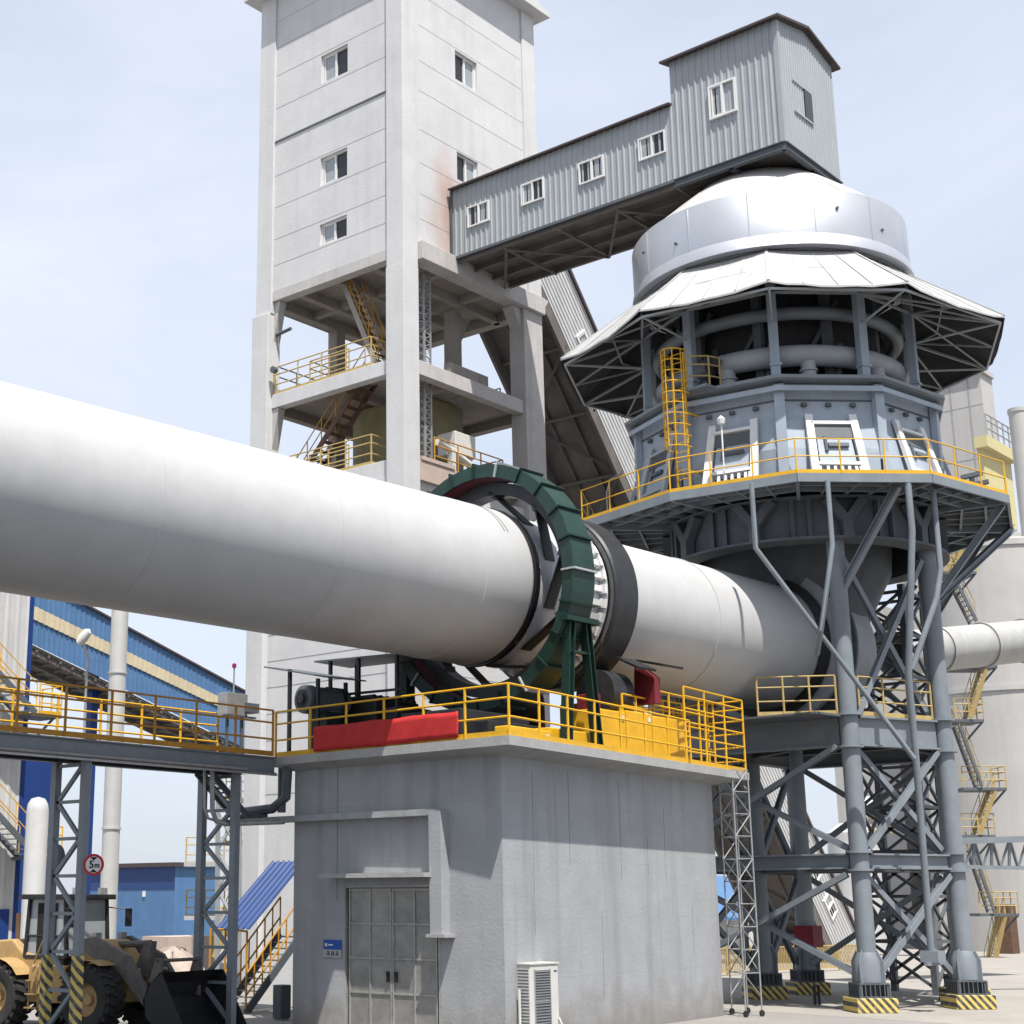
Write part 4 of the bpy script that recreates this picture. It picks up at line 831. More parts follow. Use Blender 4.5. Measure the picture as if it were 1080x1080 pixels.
# service platform (ten-sided)
PZ, PR = 14.45, 6.13
PRI = [6.13, 6.13, 6.2, 6.75, 7.0, 7.0, 7.0, 7.0, 6.95, 6.13]
def pe(i, dr=0, z=PZ): return pr(PRI[i % 10] + dr, R(36 * i), z)
mb = MB(); mc_ = MB(); mj = MB()
for i in range(10):
    a, b, c, d = pr(4.2, R(36 * i), PZ), pe(i), pe(i + 1), pr(4.2, R(36 * i + 36), PZ); dz = ZA * .03
    mb.quad(a, b, c, d); mb.quad(a - dz, d - dz, c - dz, b - dz)
    mc_.bar(pe(i, .0, PZ - .125), pe(i + 1, .0, PZ - .125), .08, .25)
    for f in (.35, .68): mj.bar(pr(4.2, R(36 * i), PZ - .13).lerp(pe(i, 0, PZ - .13), f), pr(4.2, R(36 * i + 36), PZ - .13).lerp(pe(i + 1, 0, PZ - .13), f), .07, .14)
    mj.bar(pr(4.0, R(36 * i), PZ - .16), pe(i, -.05, PZ - .16), .1, .2)
    for f in (.25, .5, .75): mj.bar(pr(4.1, R(36 * i), PZ - .12).lerp(pr(4.1, R(36 * i + 36), PZ - .12), f), pe(i, -.06, PZ - .12).lerp(pe(i + 1, -.06, PZ - .12), f), .06, .12)
mb.build('deck', M['steel_dark'], pre); mc_.build('edge_channel', M['steel'], pre); mj.build('deck_joist', M['steel'], pre)
for i in range(10): railing(pre, [pe(i, -.03), pe(i + 1, -.03)], h=1.02, m=M['yellow'], rails=(.5, 1.0), sp=1.25, toe=.12, r=.02)
for (k, th, rr) in (('a', R(30), 5.4), ('b', R(104), 6.6), ('b', R(74), 6.0), ('e', R(115), 6.2), ('c', R(-72), 6.6), ('c', R(-110), 5.8)):
    p = LEG[k] + ZA * 11.4; MB().ibeam(p, pr(rr, th, PZ - .2), .2, .2, .03).build('strut', M['steel'], pre)
# faceted body
BT, BB = 4.62, 4.8
mb = MB(); lat(mb, [(BB, PZ + .001), (BB, 15.6), (BT, 16.5), (BT, 17.6), (3.2, 17.62)]); body = mb.build('body_shell', M['steel_blue'], pre)
mb = MB()
for i in range(10):
    for (z, q) in ((16.75, .0), (17.15, .0)): pass
    a, b = pr(BT + .03, R(36 * i), 17.1), pr(BT + .03, R(36 * i + 36), 17.1); mb.bar(a, b, .03, .04)
    for f in (.25, .5, .75): c = pr(BT + .06, R(36 * i), 16.95).lerp(pr(BT + .06, R(36 * i + 36), 16.95), f); mb.lathe([(0, -.06), (.09, -.05), (.09, .05), (0, .06)], c, 8)
mb.build('manifold', M['steel_dark'], body)
for i in range(10):
    th = R(36 * i); d = pr(1, th, 0) - PC; s = ZA.cross(d)
    mb = MB(); mb.obox(pr(BT + .08, th, (PZ + 17.55) / 2 + .15), d * .1, s * .15, ZA * ((17.55 - PZ) / 2 - .15)); mb.obox(pr(4.27, th, 19.4), d * .12, s * .14, ZA * 1.8); mb.obox(pr(4.27, th, 18.3), d * .15, s * .18, ZA * .04); mb.build('column', M['steel_blue'], pre)
    th = R(36 * i + 18); d = pr(1, th, 0) - PC; s = ZA.cross(d); ap = BB * math.cos(R(18))
    # slanted burner access frame standing on the deck
    zb, zt2 = PZ + .03, PZ + 1.95; rb, rt = ap + .5, ap - .05
    f = MB()
    P = lambda u, v: PC - VRT * .33 + d * (rb + (rt - rb) * v) + s * (u * (1 - .12 * v)) + ZA * (zb + (zt2 - zb) * v)
    sl = (P(0, 1) - P(0, 0)).normalized(); nn = s.cross(sl)
    for u in (-.74, .74): f.bar(P(u, 0), P(u, 1.12), .22, .12, up=nn)
    f.bar(P(-.7, .98), P(.7, .98), .1, .12, up=nn)
    f.bar(P(-.64, .28), P(.64, .28), .1, .14, up=nn); f.bar(P(-.64, .04), P(.64, .04), .1, .14, up=nn)
    for u in (-.6, -.36, -.15, .06, .27, .48): f.bar(P(u, .09), P(u, .24), .08, .08, up=nn)
    f.bar(P(.62, .09), P(.62, .24), .1, .08, up=nn)
    fo = f.build('access_frame', M['white'] if i in (9, 0, 1) else M['steel_light'], pre)  # front frames white, the rest grey: sunlight put into the paint
    q = MB(); q.quad(P(-.55, .3) - nn * .03, P(.55, .3) - nn * .03, P(.55, .95) - nn * .03, P(-.55, .95) - nn * .03); q.quad(P(-.55, .05) - nn * .04, P(.55, .05) - nn * .04, P(.55, .27) - nn * .04, P(-.55, .27) - nn * .04)
    q.build('panel', M['steel_blue'], fo)
    q = MB()
    for u in (-.43, -.24, -.06, .12, .3, .46): q.obox(P(u, .165) - nn * .03, s * .07, sl * .06, nn * .004)
    q.build('port', M['dark'], fo)
    q = MB(); q.obox(P(0, .84) - nn * .02, s * .58, sl * .2, nn * .01); q.obox(P(.08, .6) - nn * .0, s * .3, sl * .06, nn * .06); q.tube(P(-.3, .5), P(-.3, .75), .05, 8); q.build('ram_and_shade_strip', M['steel_dark'], fo)  # first box is a dark strip painting the shade at the recess top
    q = MB(); a = pr(ap + .05, th + R(13.5), PZ + .55); q.obox(a, d * .04, s * .2, ZA * .45); q.build('hatch', M['steel_dark'], body)
    if i % 2 == 0:
        q = MB(); a = pr(ap + .3, th + R(12), PZ + .25); q.obox(a, d * .1, s * .18, ZA * .12); q.tube(a, a + ZA * .5, .04, 6); q.build('valve_box', M['black'], body)
# ledge and open storey with ring pipes
mb = MB(); lat(mb, [(3.2, 17.62), (4.95, 17.62), (5.08, 17.66), (5.08, 17.76), (3.2, 17.76)], closed=True); mb.build('ledge', M['steel'], pre)
mb = MB(); lat(mb, [(4.94, 17.3), (4.98, 17.3), (4.98, 17.45), (4.94, 17.45)], closed=True); mb.build('gutter', M['steel_blue'], pre)
mb = MB(); lat(mb, [(3.0, 17.7), (3.0, 21.9)], 40); mb.build('inner_drum', M['near_black'], pre, smooth=True)
def ringpipe(rr, z, r, mat_, a0=0, a1=2 * math.pi, n=72):
    mb = MB(); mb.sweep([pr(rr, a0 + (a1 - a0) * i / n, z) for i in range(n + 1)], r, 16); return mb.build('ring_pipe', mat_, pre, smooth=True)
ringpipe(3.72, 18.75, .33, M['steel_light'], R(-26), R(300)); ringpipe(3.75, 20.1, .2, M['steel'])
ringpipe(3.5, 18.9, .3, M['steel'], R(-130), R(-34))
for i in range(10):
    th = R(36 * i + 14); mb = MB(); mb.tube(pr(3.8, th, 17.76), pr(3.8, th, 18.5), .22, 14); mb.tube(pr(3.8, th, 18.2), pr(3.8, th, 18.26), .27, 14); mb.build('riser', M['steel_light'], pre, smooth=True)
    mb = MB(); mb.bar(pr(3.3, th + .25, 17.8), pr(3.3, th + .25, 21.2), .25, .25); mb.bar(pr(3.2, th + .1, 19.2), pr(3.2, th + .4, 20.8), .12); mb.tube(pr(3.35, th + .3, 18.1), pr(3.35, th + .36, 19.3), .12, 8); mb.build('inner_frame', M['steel_dark'], pre)
mb = MB(); a = pr(3.85, R(-27), 18.75); mb.tube(a, a + VREF * .45, .16, 10); mb.tube(a + ZA * .25, a + ZA * .5, .12, 10); mb.lathe([(0, -.05), (.28, -.05), (.28, .05), (0, .05)], a, 14, VRT); mb.build('valve', M['black'], pre, smooth=True)
# skirt canopy
SZ0, SR0, SZ1, SR1 = 20.12, 6.55, 21.98, 4.28
SRI = lambda i: 6.5 if (i % 10) in (9, 0, 1) else 7.05
SZI = lambda i: 20.12 if (i % 10) in (9, 0, 1) else 19.92
mb = MB(); ml = MB()
for i in range(10):
    t0, t1 = R(36 * i), R(36 * i + 36); a0, a1 = pr(SRI(i), t0, SZI(i)), pr(SRI(i + 1), t1, SZI(i + 1)); b0, b1 = pr(SR1, t0, SZ1), pr(SR1, t1, SZ1); dz = ZA * .06
    K_ = 8; rim = []; top_ = []
    for j in range(K_ + 1):
        f = j / K_; sg = (.13 + .05 * ((i * 7) % 3)) * math.sin(math.pi * f) ** .7 + (.02 * math.sin(i * 5 + j * 2.3) if 0 < j < K_ else 0)
        rim.append(a0.lerp(a1, f) - ZA * sg); top_.append(b0.lerp(b1, f))
    for j in range(K_):
        p, q, r_, s_ = rim[j], rim[j + 1], top_[j + 1], top_[j]
        mb.quad(p, q, r_, s_); mb.quad(p - dz, s_ - dz, r_ - dz, q - dz); mb.quad(p, p - dz, q - dz, q)
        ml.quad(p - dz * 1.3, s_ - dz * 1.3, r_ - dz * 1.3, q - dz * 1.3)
sk = mb.build('skirt', M['skirt_sheet'], pre); ml.build('skirt_lining', M['near_black'], pre)
mb = MB()
for i in range(10):
    t0, t1, tm = R(36 * i), R(36 * i + 36), R(36 * i + 18)
    e0, e1 = pr(SRI(i) - .14, t0, SZI(i) - .2), pr(SRI(i + 1) - .14, t1, SZI(i + 1) - .2); c0, c1 = pr(4.35, t0, 20.6), pr(4.35, t1, 20.6); m0, m1 = pr(5.4, t0, 20.95), pr(5.4, t1, 20.95)
    mb.bar(e0, e1, .06); mb.bar(c0, e0, .07); mb.bar(c0, pr(SR1, t0, SZ1 - .2), .07); mb.bar(m0, m1, .05)
    em = (e0 + e1) / 2; mb.bar(c0, em, .05); mb.bar(c1, em, .05); mb.bar(c0, e1, .045)
    mb.bar(c0, c1, .07); mb.bar(pr(4.2, t0, 19.6), e0, .05)
mb.build('skirt_truss', M['steel_light'], pre)
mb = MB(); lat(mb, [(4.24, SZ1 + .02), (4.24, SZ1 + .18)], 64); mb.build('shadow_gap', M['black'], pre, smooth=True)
# silver drum and dome
DC = PC
mb = MB(); lat(mb, [(4.1, 22.0), (4.5, 22.05), (4.43, 22.42), (4.4, 22.45), (4.4, 23.9), (4.37, 23.94)], 80, c=DC); dr = mb.build('drum', M['silver'], pre, smooth=True)
mb = MB()
for i in range(16):
    for z in (22.9, 23.3):
        if (i * 7 + int(z * 10)) % 3 == 0: mb.lathe([(0, 0), (.05, .0), (.05, .04), (0, .05)], pr(4.4, R(22.5 * i + 7), z, DC), 8, pr(1, R(22.5 * i + 7), 0) - PC)
mb.build('drum_stud', M['steel_dark'], dr)
mb = MB(); lat(mb, [(4.37, 23.92), (4.28, 23.97), (3.7, 24.46), (3.1, 24.97), (2.5, 25.46), (2.1, 25.78), (1.8, 25.9), (1.2, 25.92)], 80, c=DC); dm_ = mb.build('dome', M['silver_dull'], pre, smooth=True)
for i in range(14):
    th = R(360 / 14 * i + 8); mb = MB(); L_ = [(4.28, 23.98), (3.7, 24.47), (3.1, 24.98), (2.5, 25.47), (2.1, 25.79)]
    for (p, q) in zip(L_, L_[1:]): mb.bar(pr(p[0], th, p[1]), pr(q[0], th, q[1]), .035, .014)
    mb.build('sheet_seam', M['silver_dull'], dm_)
for i in range(14):
    th = R(360 / 14 * i + 20); MB().bar(pr(4.405, th, 22.46), pr(4.405, th, 23.88), .03, .012, up=pr(1, th, 0) - PC).build('sheet_seam', M['silver'], dr)
for i in range(10):
    for f in (.25, .5, .75):
        t0, t1 = R(36 * i), R(36 * i + 36); a = pr(SRI(i), t0, SZI(i)).lerp(pr(SRI(i + 1), t1, SZI(i + 1)), f) - ZA * ((.13 + .05 * ((i * 7) % 3)) * math.sin(math.pi * f) ** .7 - .025); b = pr(SR1, t0, SZ1).lerp(pr(SR1, t1, SZ1), f)
        MB().bar(a + ZA * .008, b + ZA * .008, .03, .016).build('sheet_seam', M['skirt_sheet'], sk)
    MB().bar(pr(SRI(i), R(36 * i), SZI(i) + .012), pr(SR1, R(36 * i), SZ1 + .012), .09, .03).build('hip_cap', M['skirt_sheet'], sk)
# caged ladder
lad = []
th = R(-33); d = pr(1, th, 0) - PC; s = ZA.cross(d); lb = PC - VRT * .36 + d * 5.25
mb = MB(); z0, z1 = PZ, 18.9
for u in (-.22, .22): mb.bar(lb + s * u + ZA * z0, lb + s * u + ZA * z1, .05)
for i in range(16): z = z0 + .25 + i * .28; mb.tube(lb - s * .22 + ZA * z, lb + s * .22 + ZA * z, .016, 6)
for u in (-.22, .22):
    for z in (15.2, 17.0): mb.bar(lb + s * u + ZA * z, lb + s * u - d * .6 + ZA * z, .04)
ld = mb.build('ladder', M['yellow'], pre)
mb = MB()
for i in range(10):
    z = 15.9 + i * .335
    mb.sweep([lb + s * (.36 * math.cos(R(a))) + d * (.12 + .5 * math.sin(R(a))) + ZA * z for a in range(-15, 196, 15)], .022, 5)
for a in (20, 55, 90, 125, 160): p = lb + s * (.36 * math.cos(R(a))) + d * (.12 + .5 * math.sin(R(a))); mb.tube(p + ZA * 15.9, p + ZA * 18.93, .018, 5)
mb.build('safety_cage', M['yellow'], ld, smooth=True)
railing(pre, [lb + s * .3 + ZA * 17.76, pr(4.8, R(-24), 17.76), pr(4.4, R(-22), 17.76)], h=1.0, m=M['yellow_dull'], sp=.6, toe=0, posts=False)
MB().obox(pr(4.95, R(-27), 17.7), d * .3, s * .45, ZA * .04).build('landing', M['steel'], pre)
# floodlight poles on the platform
mb = MB(); a = pr(5.6, R(-21), PZ); mb.tube(a, a + ZA * 1.9, .025, 6); mb.lathe([(0, 0), (.1, .03), (.13, .18), (0, .3)], a + ZA * 1.85, 10); mb.build('deck_lamp', M['white'], pre, smooth=True)
a = pr(6.0, R(-85), PZ); mb = MB(); mb.sweep([a, a + ZA * 1.3, a + ZA * 1.75 + VRT * .12, a + ZA * 1.95 + VRT * .5], .03, 6); mb.build('deck_lamp', M['galv'], pre, smooth=True)
for th in (70, 82): a = pr(5.3, R(th), PZ); mb = MB(); mb.bar(a, a + ZA * .7, .12); mb.bar(a + ZA * .65 - VRT * .3, a + ZA * .75 + VRT * .3, .18, .12); mb.build('hydraulic_valve', M['steel_dark'], pre)
# dust pipes slung on the outside of the legs
def pp(l):
    q = [oD(x, y, D) for (x, y, D) in l]; return [V((q[0].x, q[0].y, 14.22))] + q
mb = MB(); mb.sweep(pp([(797, 578, 42.3), (964, 800, 41.3)]), .07, 10); mb.sweep(pp([(878, 575, 42.0), (866, 665, 41.4), (862, 690, 41.9)]), .07, 10)
mb.sweep(pp([(962, 560, 42.3), (960, 640, 42.1), (958, 712, 42.0), (966, 800, 41.9), (982, 1003, 41.2)]), .095, 10); mb.sweep(pp([(992, 600, 42.8), (988, 630, 42.5), (962, 706, 42.1)]), .08, 10)
mb.build('dust_pipe', M['steel'], pre, smooth=True)
p = oD(984, 1010, 41.2); MB().box(p.x - .25, p.x + .25, p.y - .25, p.y + .25, p.z - .12, p.z + .18).box(p.x - .5, p.x + .5, p.y - .05, p.y + .05, p.z - .2, p.z - .12).build('pipe_rest', M['steel'], pre)
mb = MB(); mb.tube((44.2, 24.4, 1.2), (44.2, 24.4, 11), .14, 10); mb.tube((42.7, 21.5, 2.0), (42.7, 21.5, 8), .2, 12); mb.build('down_pipe', M['steel'], pre, smooth=True)
MB().box(42.4, 43.0, 21.2, 21.8, 1.6, 2.2).build('valve_box', M['red'], pre)
# ================================================================== big white air duct coming in from the right
ad = thing('air_duct', 'large pale banded air duct running in from the right into the preheater structure', 'duct', tuple(oD(1000, 683, 56)))
a, b = oD(940, 690, 55), oD(1130, 671, 60); L = (b - a); d = L.normalized()
mb = MB(); mb.lathe([(.80, 0), (.80, L.length)], a, 40, d); mb.build('pipe', M['duct_sheet'], ad, smooth=True)
for px in (986, 1032, 1077):
    t = (px - 940) / 190 * L.length; mb = MB(); mb.lathe([(.8, t - .05), (.86, t - .05), (.86, t + .05), (.8, t + .05)], a, 40, d, closed=True); mb.build('band', M['duct_sheet'], ad, smooth=True)
# ================================================================== lattice stair tower behind the legs
lt = thing('lattice_mast', 'dark square lattice mast with zigzag bracing standing behind the right preheater legs', 'lattice tower', (48.5, 17.6, 0))
lx0, lx1, ly0, ly1 = 49.3, 51.0, 20.6, 22.7
mb = MB()
for x in (lx0, lx1):
    for y in (ly0, ly1): mb.bar((x, y, 0), (x, y, 13.2), .2)
mb.build('post', M['steel_dark'], lt)
mb = MB()
for i in range(9):
    z0, z1 = .2 + i * 1.42, .2 + (i + 1) * 1.42
    for (p, q) in (((lx0, ly0), (lx0, ly1)), ((lx0, ly0), (lx1, ly0)), ((lx0, ly1), (lx1, ly1)), ((lx1, ly0), (lx1, ly1))):
        mb.bar((*p, z1), (*q, z1), .1); m_ = ((p[0] + q[0]) / 2, (p[1] + q[1]) / 2)
        mb.bar((*p, z0), (*q, z1), .09); mb.bar((*q, z0), (*p, z1), .09)
mb.build('bracing', M['steel_dark'], lt)
# pipe bridge truss leaving to the right
pb = thing('pipe_bridge', 'grey lattice pipe bridge leaving the preheater to the right', 'pipe bridge', tuple(oD(1030, 900, 50)))
mb = MB(); a0, a1 = oD(1008, 887, 50), oD(1120, 884, 51); b0, b1 = oD(1008, 914, 50), oD(1120, 916, 51)
mb.bar(a0, a1, .2, .2); mb.bar(b0, b1, .12, .12); n = 6
for i in range(n): p = a0.lerp(a1, i / n); q = b0.lerp(b1, (i + .5) / n); r = a0.lerp(a1, (i + 1) / n); mb.bar(p, q, .08); mb.bar(q, r, .08); mb.bar(b0.lerp(b1, i / n), p, .08)
mb.build('truss', M['steel'], pb)
SUNE, SKYS, EXPO = 5.0, .10, .66
SKYC, SKYW0, SKYW1 = (5.5, 5.95, 6.8, 1), .70, 1.0
# ================================================================== walkway bridge with its trestles
BY0, BY1, BX0, BX1 = 26.62, 28.1, 5.0, 26.05
br = thing('walkway_bridge', 'grey steel walkway bridge with yellow railings crossing the yard to the pier', 'footbridge', (BX1, BY0, ZS))
for y in (BY0 + .1, BY1 - .1): MB().ibeam((BX0, y, ZS - .21), (BX1, y, ZS - .21), .2, .40, .03).build('girder', M['steel_dark' if y > 27 else 'steel'], br)
mb = MB(); mb.box(BX0, BX1, BY0 + .2, BY1 - .2, ZS - .06, ZS - .02)
for i in range(18): x = BX0 + .3 + i * 1.2; mb.box(x, x + .1, BY0 + .12, BY1 - .12, ZS - .3, ZS - .06)
mb.build('deck', M['steel_dark'], br)
MB().box(BX0, BX1, BY0 - .03, BY0 + .06, ZS - .46, ZS - .42).tube((BX0, BY0 - .02, ZS - .36), (BX1 - 1, BY0 - .02, ZS - .36), .035, 8).build('cable_tray', M['galv'], br)
railing(br, [(BX0, BY0, ZS), (BX1 - .15, BY0, ZS)], m=M['rusty_shaded_yellow'], sp=1.2, h=1.1)  # near railing browner than the far one: its shade is put into the paint
railing(br, [(BX0, BY1, ZS), (BX1 - .6, BY1, ZS)], m=M['yellow'], sp=1.2, h=1.1)
mb = MB(); mb.box(16.8, 17.1, BY0 + .1, BY0 + .25, ZS - .52, ZS - .47); mb.build('lamp_bracket', M['black'], br)
def trestle(x0, x1, y0, y1, label, hz=True):
    t = thing('bridge_trestle', label, 'trestle', (x0, y0, 0), 'lattice trestles under the walkway bridge')
    zt = ZS - .42; ps = [V((x0, y0, 0)), V((x1, y1, 0))]
    for p in ps:
        lg = MB().bar(p, p + ZA * zt, .18, .16, up=V((1, 0, 0))).build('post', M['steel'], t)
        if hz: MB().bar(p + ZA * .01, p + ZA * 1.78, .20, .18, up=V((1, 0, 0))).build('hazard_sleeve', M['hazard'], lg)
        MB().bar(p, p + ZA * .03, .5, .5, up=V((1, 0, 0))).build('base_plate', M['steel_dark'], lg)
    d = (ps[1] - ps[0]).normalized(); mb = MB(); n = 7
    for i in range(n):
        z0, z1 = .3 + (zt - .4) * i / n, .3 + (zt - .4) * (i + 1) / n
        a, b = (ps[0] + d * .1, ps[1] - d * .1) if i % 2 else (ps[1] - d * .1, ps[0] + d * .1)
        mb.bar(a + ZA * z0, b + ZA * z1, .09, .07, up=d.cross(ZA)); mb.bar(ps[0] + d * .1 + ZA * z1, ps[1] - d * .1 + ZA * z1, .07)
    mb.build('lacing', M['steel'], t); return t
trA = trestle(20.5, 20.5, 26.8, 27.85, 'lattice bridge trestle in front of the wheel loader, carrying the round height sign')
qb = oY(212, 900, 27.9)
trestle(qb.x, qb.x + .1, 27.9, 26.85, 'lattice bridge trestle close to the pier, beside the blue-roofed stair', False)
# round height limit sign on the trestle
sp_ = oX(99, 912, 20.34); sn = thing('height_sign', 'round white height limit sign with red rim reading 5m on the trestle post', 'road sign', tuple(sp_))
SNN = V((-.80, -.60, 0)); SNR = ZA.cross(SNN)
mb = MB(); mb.lathe([(0, .0), (.215, 0), (.215, .02), (0, .02)], sp_, 40, SNN); mb.build('disc', M['sign_white'], sn, smooth=True)
mb = MB(); mb.lathe([(.172, .019), (.222, .019), (.222, .026), (.172, .026)], sp_, 40, SNN, closed=True); mb.build('rim', M['sign_red'], sn, smooth=True)
for sg_ in (1, -1):
    q = sp_ + SNN * .022 + ZA * (sg_ * .085); MB().prism([q + SNR * .08 + ZA * (sg_ * .07), q - SNR * .08 + ZA * (sg_ * .07), q], SNN * .004).build('arrow_mark', M['sign_black'], sn)
MB().bar(sp_ - SNN * .01, sp_ - SNN * .14, .05).build('bracket', M['galv'], sn)
def text(s, name, m_, parent, loc, size, rot):
    cu = bpy.data.curves.new('tmp', 'FONT'); cu.body = s; cu.size = size; cu.align_x = 'CENTER'; cu.align_y = 'CENTER'; cu.extrude = .003; cu.offset = .004
    ob = bpy.data.objects.new('tmp', cu); COL.objects.link(ob); bpy.context.view_layer.update()
    me = bpy.data.meshes.new_from_object(ob.evaluated_get(bpy.context.evaluated_depsgraph_get())); bpy.data.objects.remove(ob)
    o = bpy.data.objects.new(name, me); COL.objects.link(o); me.materials.clear(); me.materials.append(m_); o.parent = parent
    o.location = V(loc) - OFF[parent.name]; o.rotation_euler = rot; return o
text('5', 'numeral', M['sign_black'], sn, sp_ + SNN * .026 - SNR * .045, .21, (R(90), 0, math.atan2(SNR.y, SNR.x)))
text('m', 'unit_letter', M['sign_black'], sn, sp_ + SNN * .026 + SNR * .075 - ZA * .012, .15, (R(90), 0, math.atan2(SNR.y, SNR.x)))
o = MB().lathe([(0, 0), (.3, 0), (.3, .03), (0, .03)], oX(60, 905, 20.75) + V((.0, 0, 0)), 30, (-1, 0, 0)).build('traffic_mirror', M['steel_dark'], smooth=True); tag(o, 'dark round back of a traffic mirror left of the height sign', 'mirror')
o.parent = None
# control box and beacon on the bridge
cb = thing('control_box', 'grey electrical control box with a magenta beacon on a pole, on the bridge walkway', 'control box', tuple(oY(248, 792, 27.7)))
p = oY(248, 792, 27.75); a, b = oY(235, 750, 27.75), oY(257, 733, 27.75)
MB().box(a.x, b.x, 27.6, 27.95, a.z - .1, b.z).build('cabinet', M['galv'], cb, bevel=.01); MB().box(b.x - .1, b.x + .35, 27.55, 27.9, a.z + .02, a.z + .25).build('floodlight', M['steel_dark'], cb)
MB().box(a.x + .1, a.x + .16, 27.7, 27.76, ZS, a.z).box(b.x - .1, b.x - .04, 27.7, 27.76, ZS, a.z).box(a.x - .05, b.x + .3, 27.6, 27.7, a.z - .12, a.z - .08).build('stand', M['steel_dark'], cb)
q = oY(247, 704, 27.75); MB().tube((q.x, 27.75, b.z), q, .02, 6).build('pole', M['galv'], cb); MB().lathe([(0, -.02), (.055, 0), (.055, .08), (0, .12)], q, 12).build('beacon', M['mirror_pink'], cb, smooth=True)
# conduits turning down from the bridge to the pier
cn = thing('conduit_pipe', 'bent silver conduit pipe dropping from the bridge and running to the pier wall', 'pipe', tuple(oY(225, 800, 27.4)))
pts = [oY(224, 805, 27.2), oY(224, 855, 27.2), oY(228, 866, 27.2), oY(238, 869, 27.1), V((fx - .2, WD_.y + .2, oX(302, 862, fx).z - .12))]
mb = MB(); mb.sweep(pts, .06, 10); mb.build('pipe', M['galv'], cn, smooth=True); mb = MB(); mb.sweep([p + V((-.16, .1, .06)) for p in pts], .035, 8); mb.build('pipe', M['galv'], cn, smooth=True)
ct = thing('cable_ladder', 'dark sloping cable ladder under the bridge end beside the pier', 'cable ladder', tuple(oY(240, 840, 27.6)))
a, b = oY(222, 814, 27.3), oY(262, 862, 27.3); mb = MB()
for s in (0, .5): mb.bar(a + V((0, s, 0)), b + V((0, s, 0)), .06, .14); mb.bar(b + V((0, s, 0)), V((fx - .1, b.y + s, b.z + .03)), .06, .14)
for i in range(10): p = a.lerp(b, (i + .5) / 10); mb.bar(p, p + V((0, .5, 0)), .04)
mb.build('ladder_tray', M['steel_dark'], ct)
# ================================================================== wheel loader
ld = thing('wheel_loader', 'dusty ochre wheel loader with a dark cab and black bucket passing under the bridge', 'wheel loader')
def wheel(x, y, side):
    r, hw = .74, .29
    mb = MB(); mb.lathe([(.36, -hw * .8), (.5, -hw), (.66, -hw), (.72, -hw * .75), (.735, 0), (.72, hw * .75), (.66, hw), (.5, hw), (.36, hw * .8)], (x, y, r), 40, (0, 1, 0), closed=True)
    for i in range(22):
        a = 2 * math.pi * i / 22; rd = V((math.cos(a), 0, math.sin(a))); tg = V((-math.sin(a), 0, math.cos(a)))
        for s in (-1, 1):
            mb.obox(V((x, y + s * hw * .5, r)) + (rd * math.cos(s * .07) + tg * math.sin(s * .07)) * .725, rd * .04, (V((0, 1, 0)) + tg * (.35 * s)).normalized() * hw * .52, tg * .05)
    t = mb.build('wheel', M['rubber'], ld, smooth=True)
    mb = MB(); mb.lathe([(.38, -hw * .82), (.34, -hw * .5), (.3, -hw * .3), (.14, -hw * .25), (.12, -hw * .5), (0, -hw * .5)], (x, y, r), 28, (0, side, 0)); mb.lathe([(.38, .82 * hw), (.37, -.82 * hw)], (x, y, r), 28, (0, 1, 0)); mb.build('rim', M['loader'], t, smooth=True)
for x in (0, 2.75):
    for y, s in ((1.0, -1), (-1.0, 1)): wheel(x, y, s)
LM = M['loader']
mb = MB(); mb.prism([(-2.0, -.75, .95), (1.35, -.75, .75), (1.35, -.75, 1.55), (.3, -.75, 1.75), (-.0, -.75, 2.02), (-1.8, -.75, 1.9), (-2.05, -.75, 1.6)], (0, 1.5, 0)); mb.build('engine_hood', LM, ld, bevel=.05)
for y in (-1, 1):
    mb = MB(); pts = [(.86 * math.cos(R(a)), .74 + .86 * math.sin(R(a))) for a in range(35, 150, 15)]
    for (p, q) in zip(pts, pts[1:]): mb.quad((p[0], y * .7, p[1]), (q[0], y * .7, q[1]), (q[0], y * 1.3, q[1]), (p[0], y * 1.3, p[1]))
    mb.build('fender', LM, ld); mb = MB(); pts = [(2.75 + .86 * math.cos(R(a)), .74 + .86 * math.sin(R(a))) for a in range(60, 165, 15)]
    for (p, q) in zip(pts, pts[1:]): mb.quad((p[0], y * .7, p[1]), (q[0], y * .7, q[1]), (q[0], y * 1.3, q[1]), (p[0], y * 1.3, p[1]))
    mb.build('fender', LM, ld)
for y in (-1.0, .74): MB().box(.85, 1.9, y, y + .26, .62, 1.45).build('side_tank', LM, ld, bevel=.04)
mb = MB()
for y in (-1.12,):
    for x in (.95, 1.25): mb.tube((x, y, .45), (x + .02, y, 1.5), .025, 6)
    for z in (.5, .8, 1.1): mb.box(.93, 1.3, y - .12, y + .02, z, z + .03)
mb.sweep([(1.0, -1.05, 1.5), (1.35, -1.1, 2.1), (1.6, -1.1, 2.05), (1.6, -1.05, 1.5)], .022, 6); mb.build('step_ladder', LM, ld)
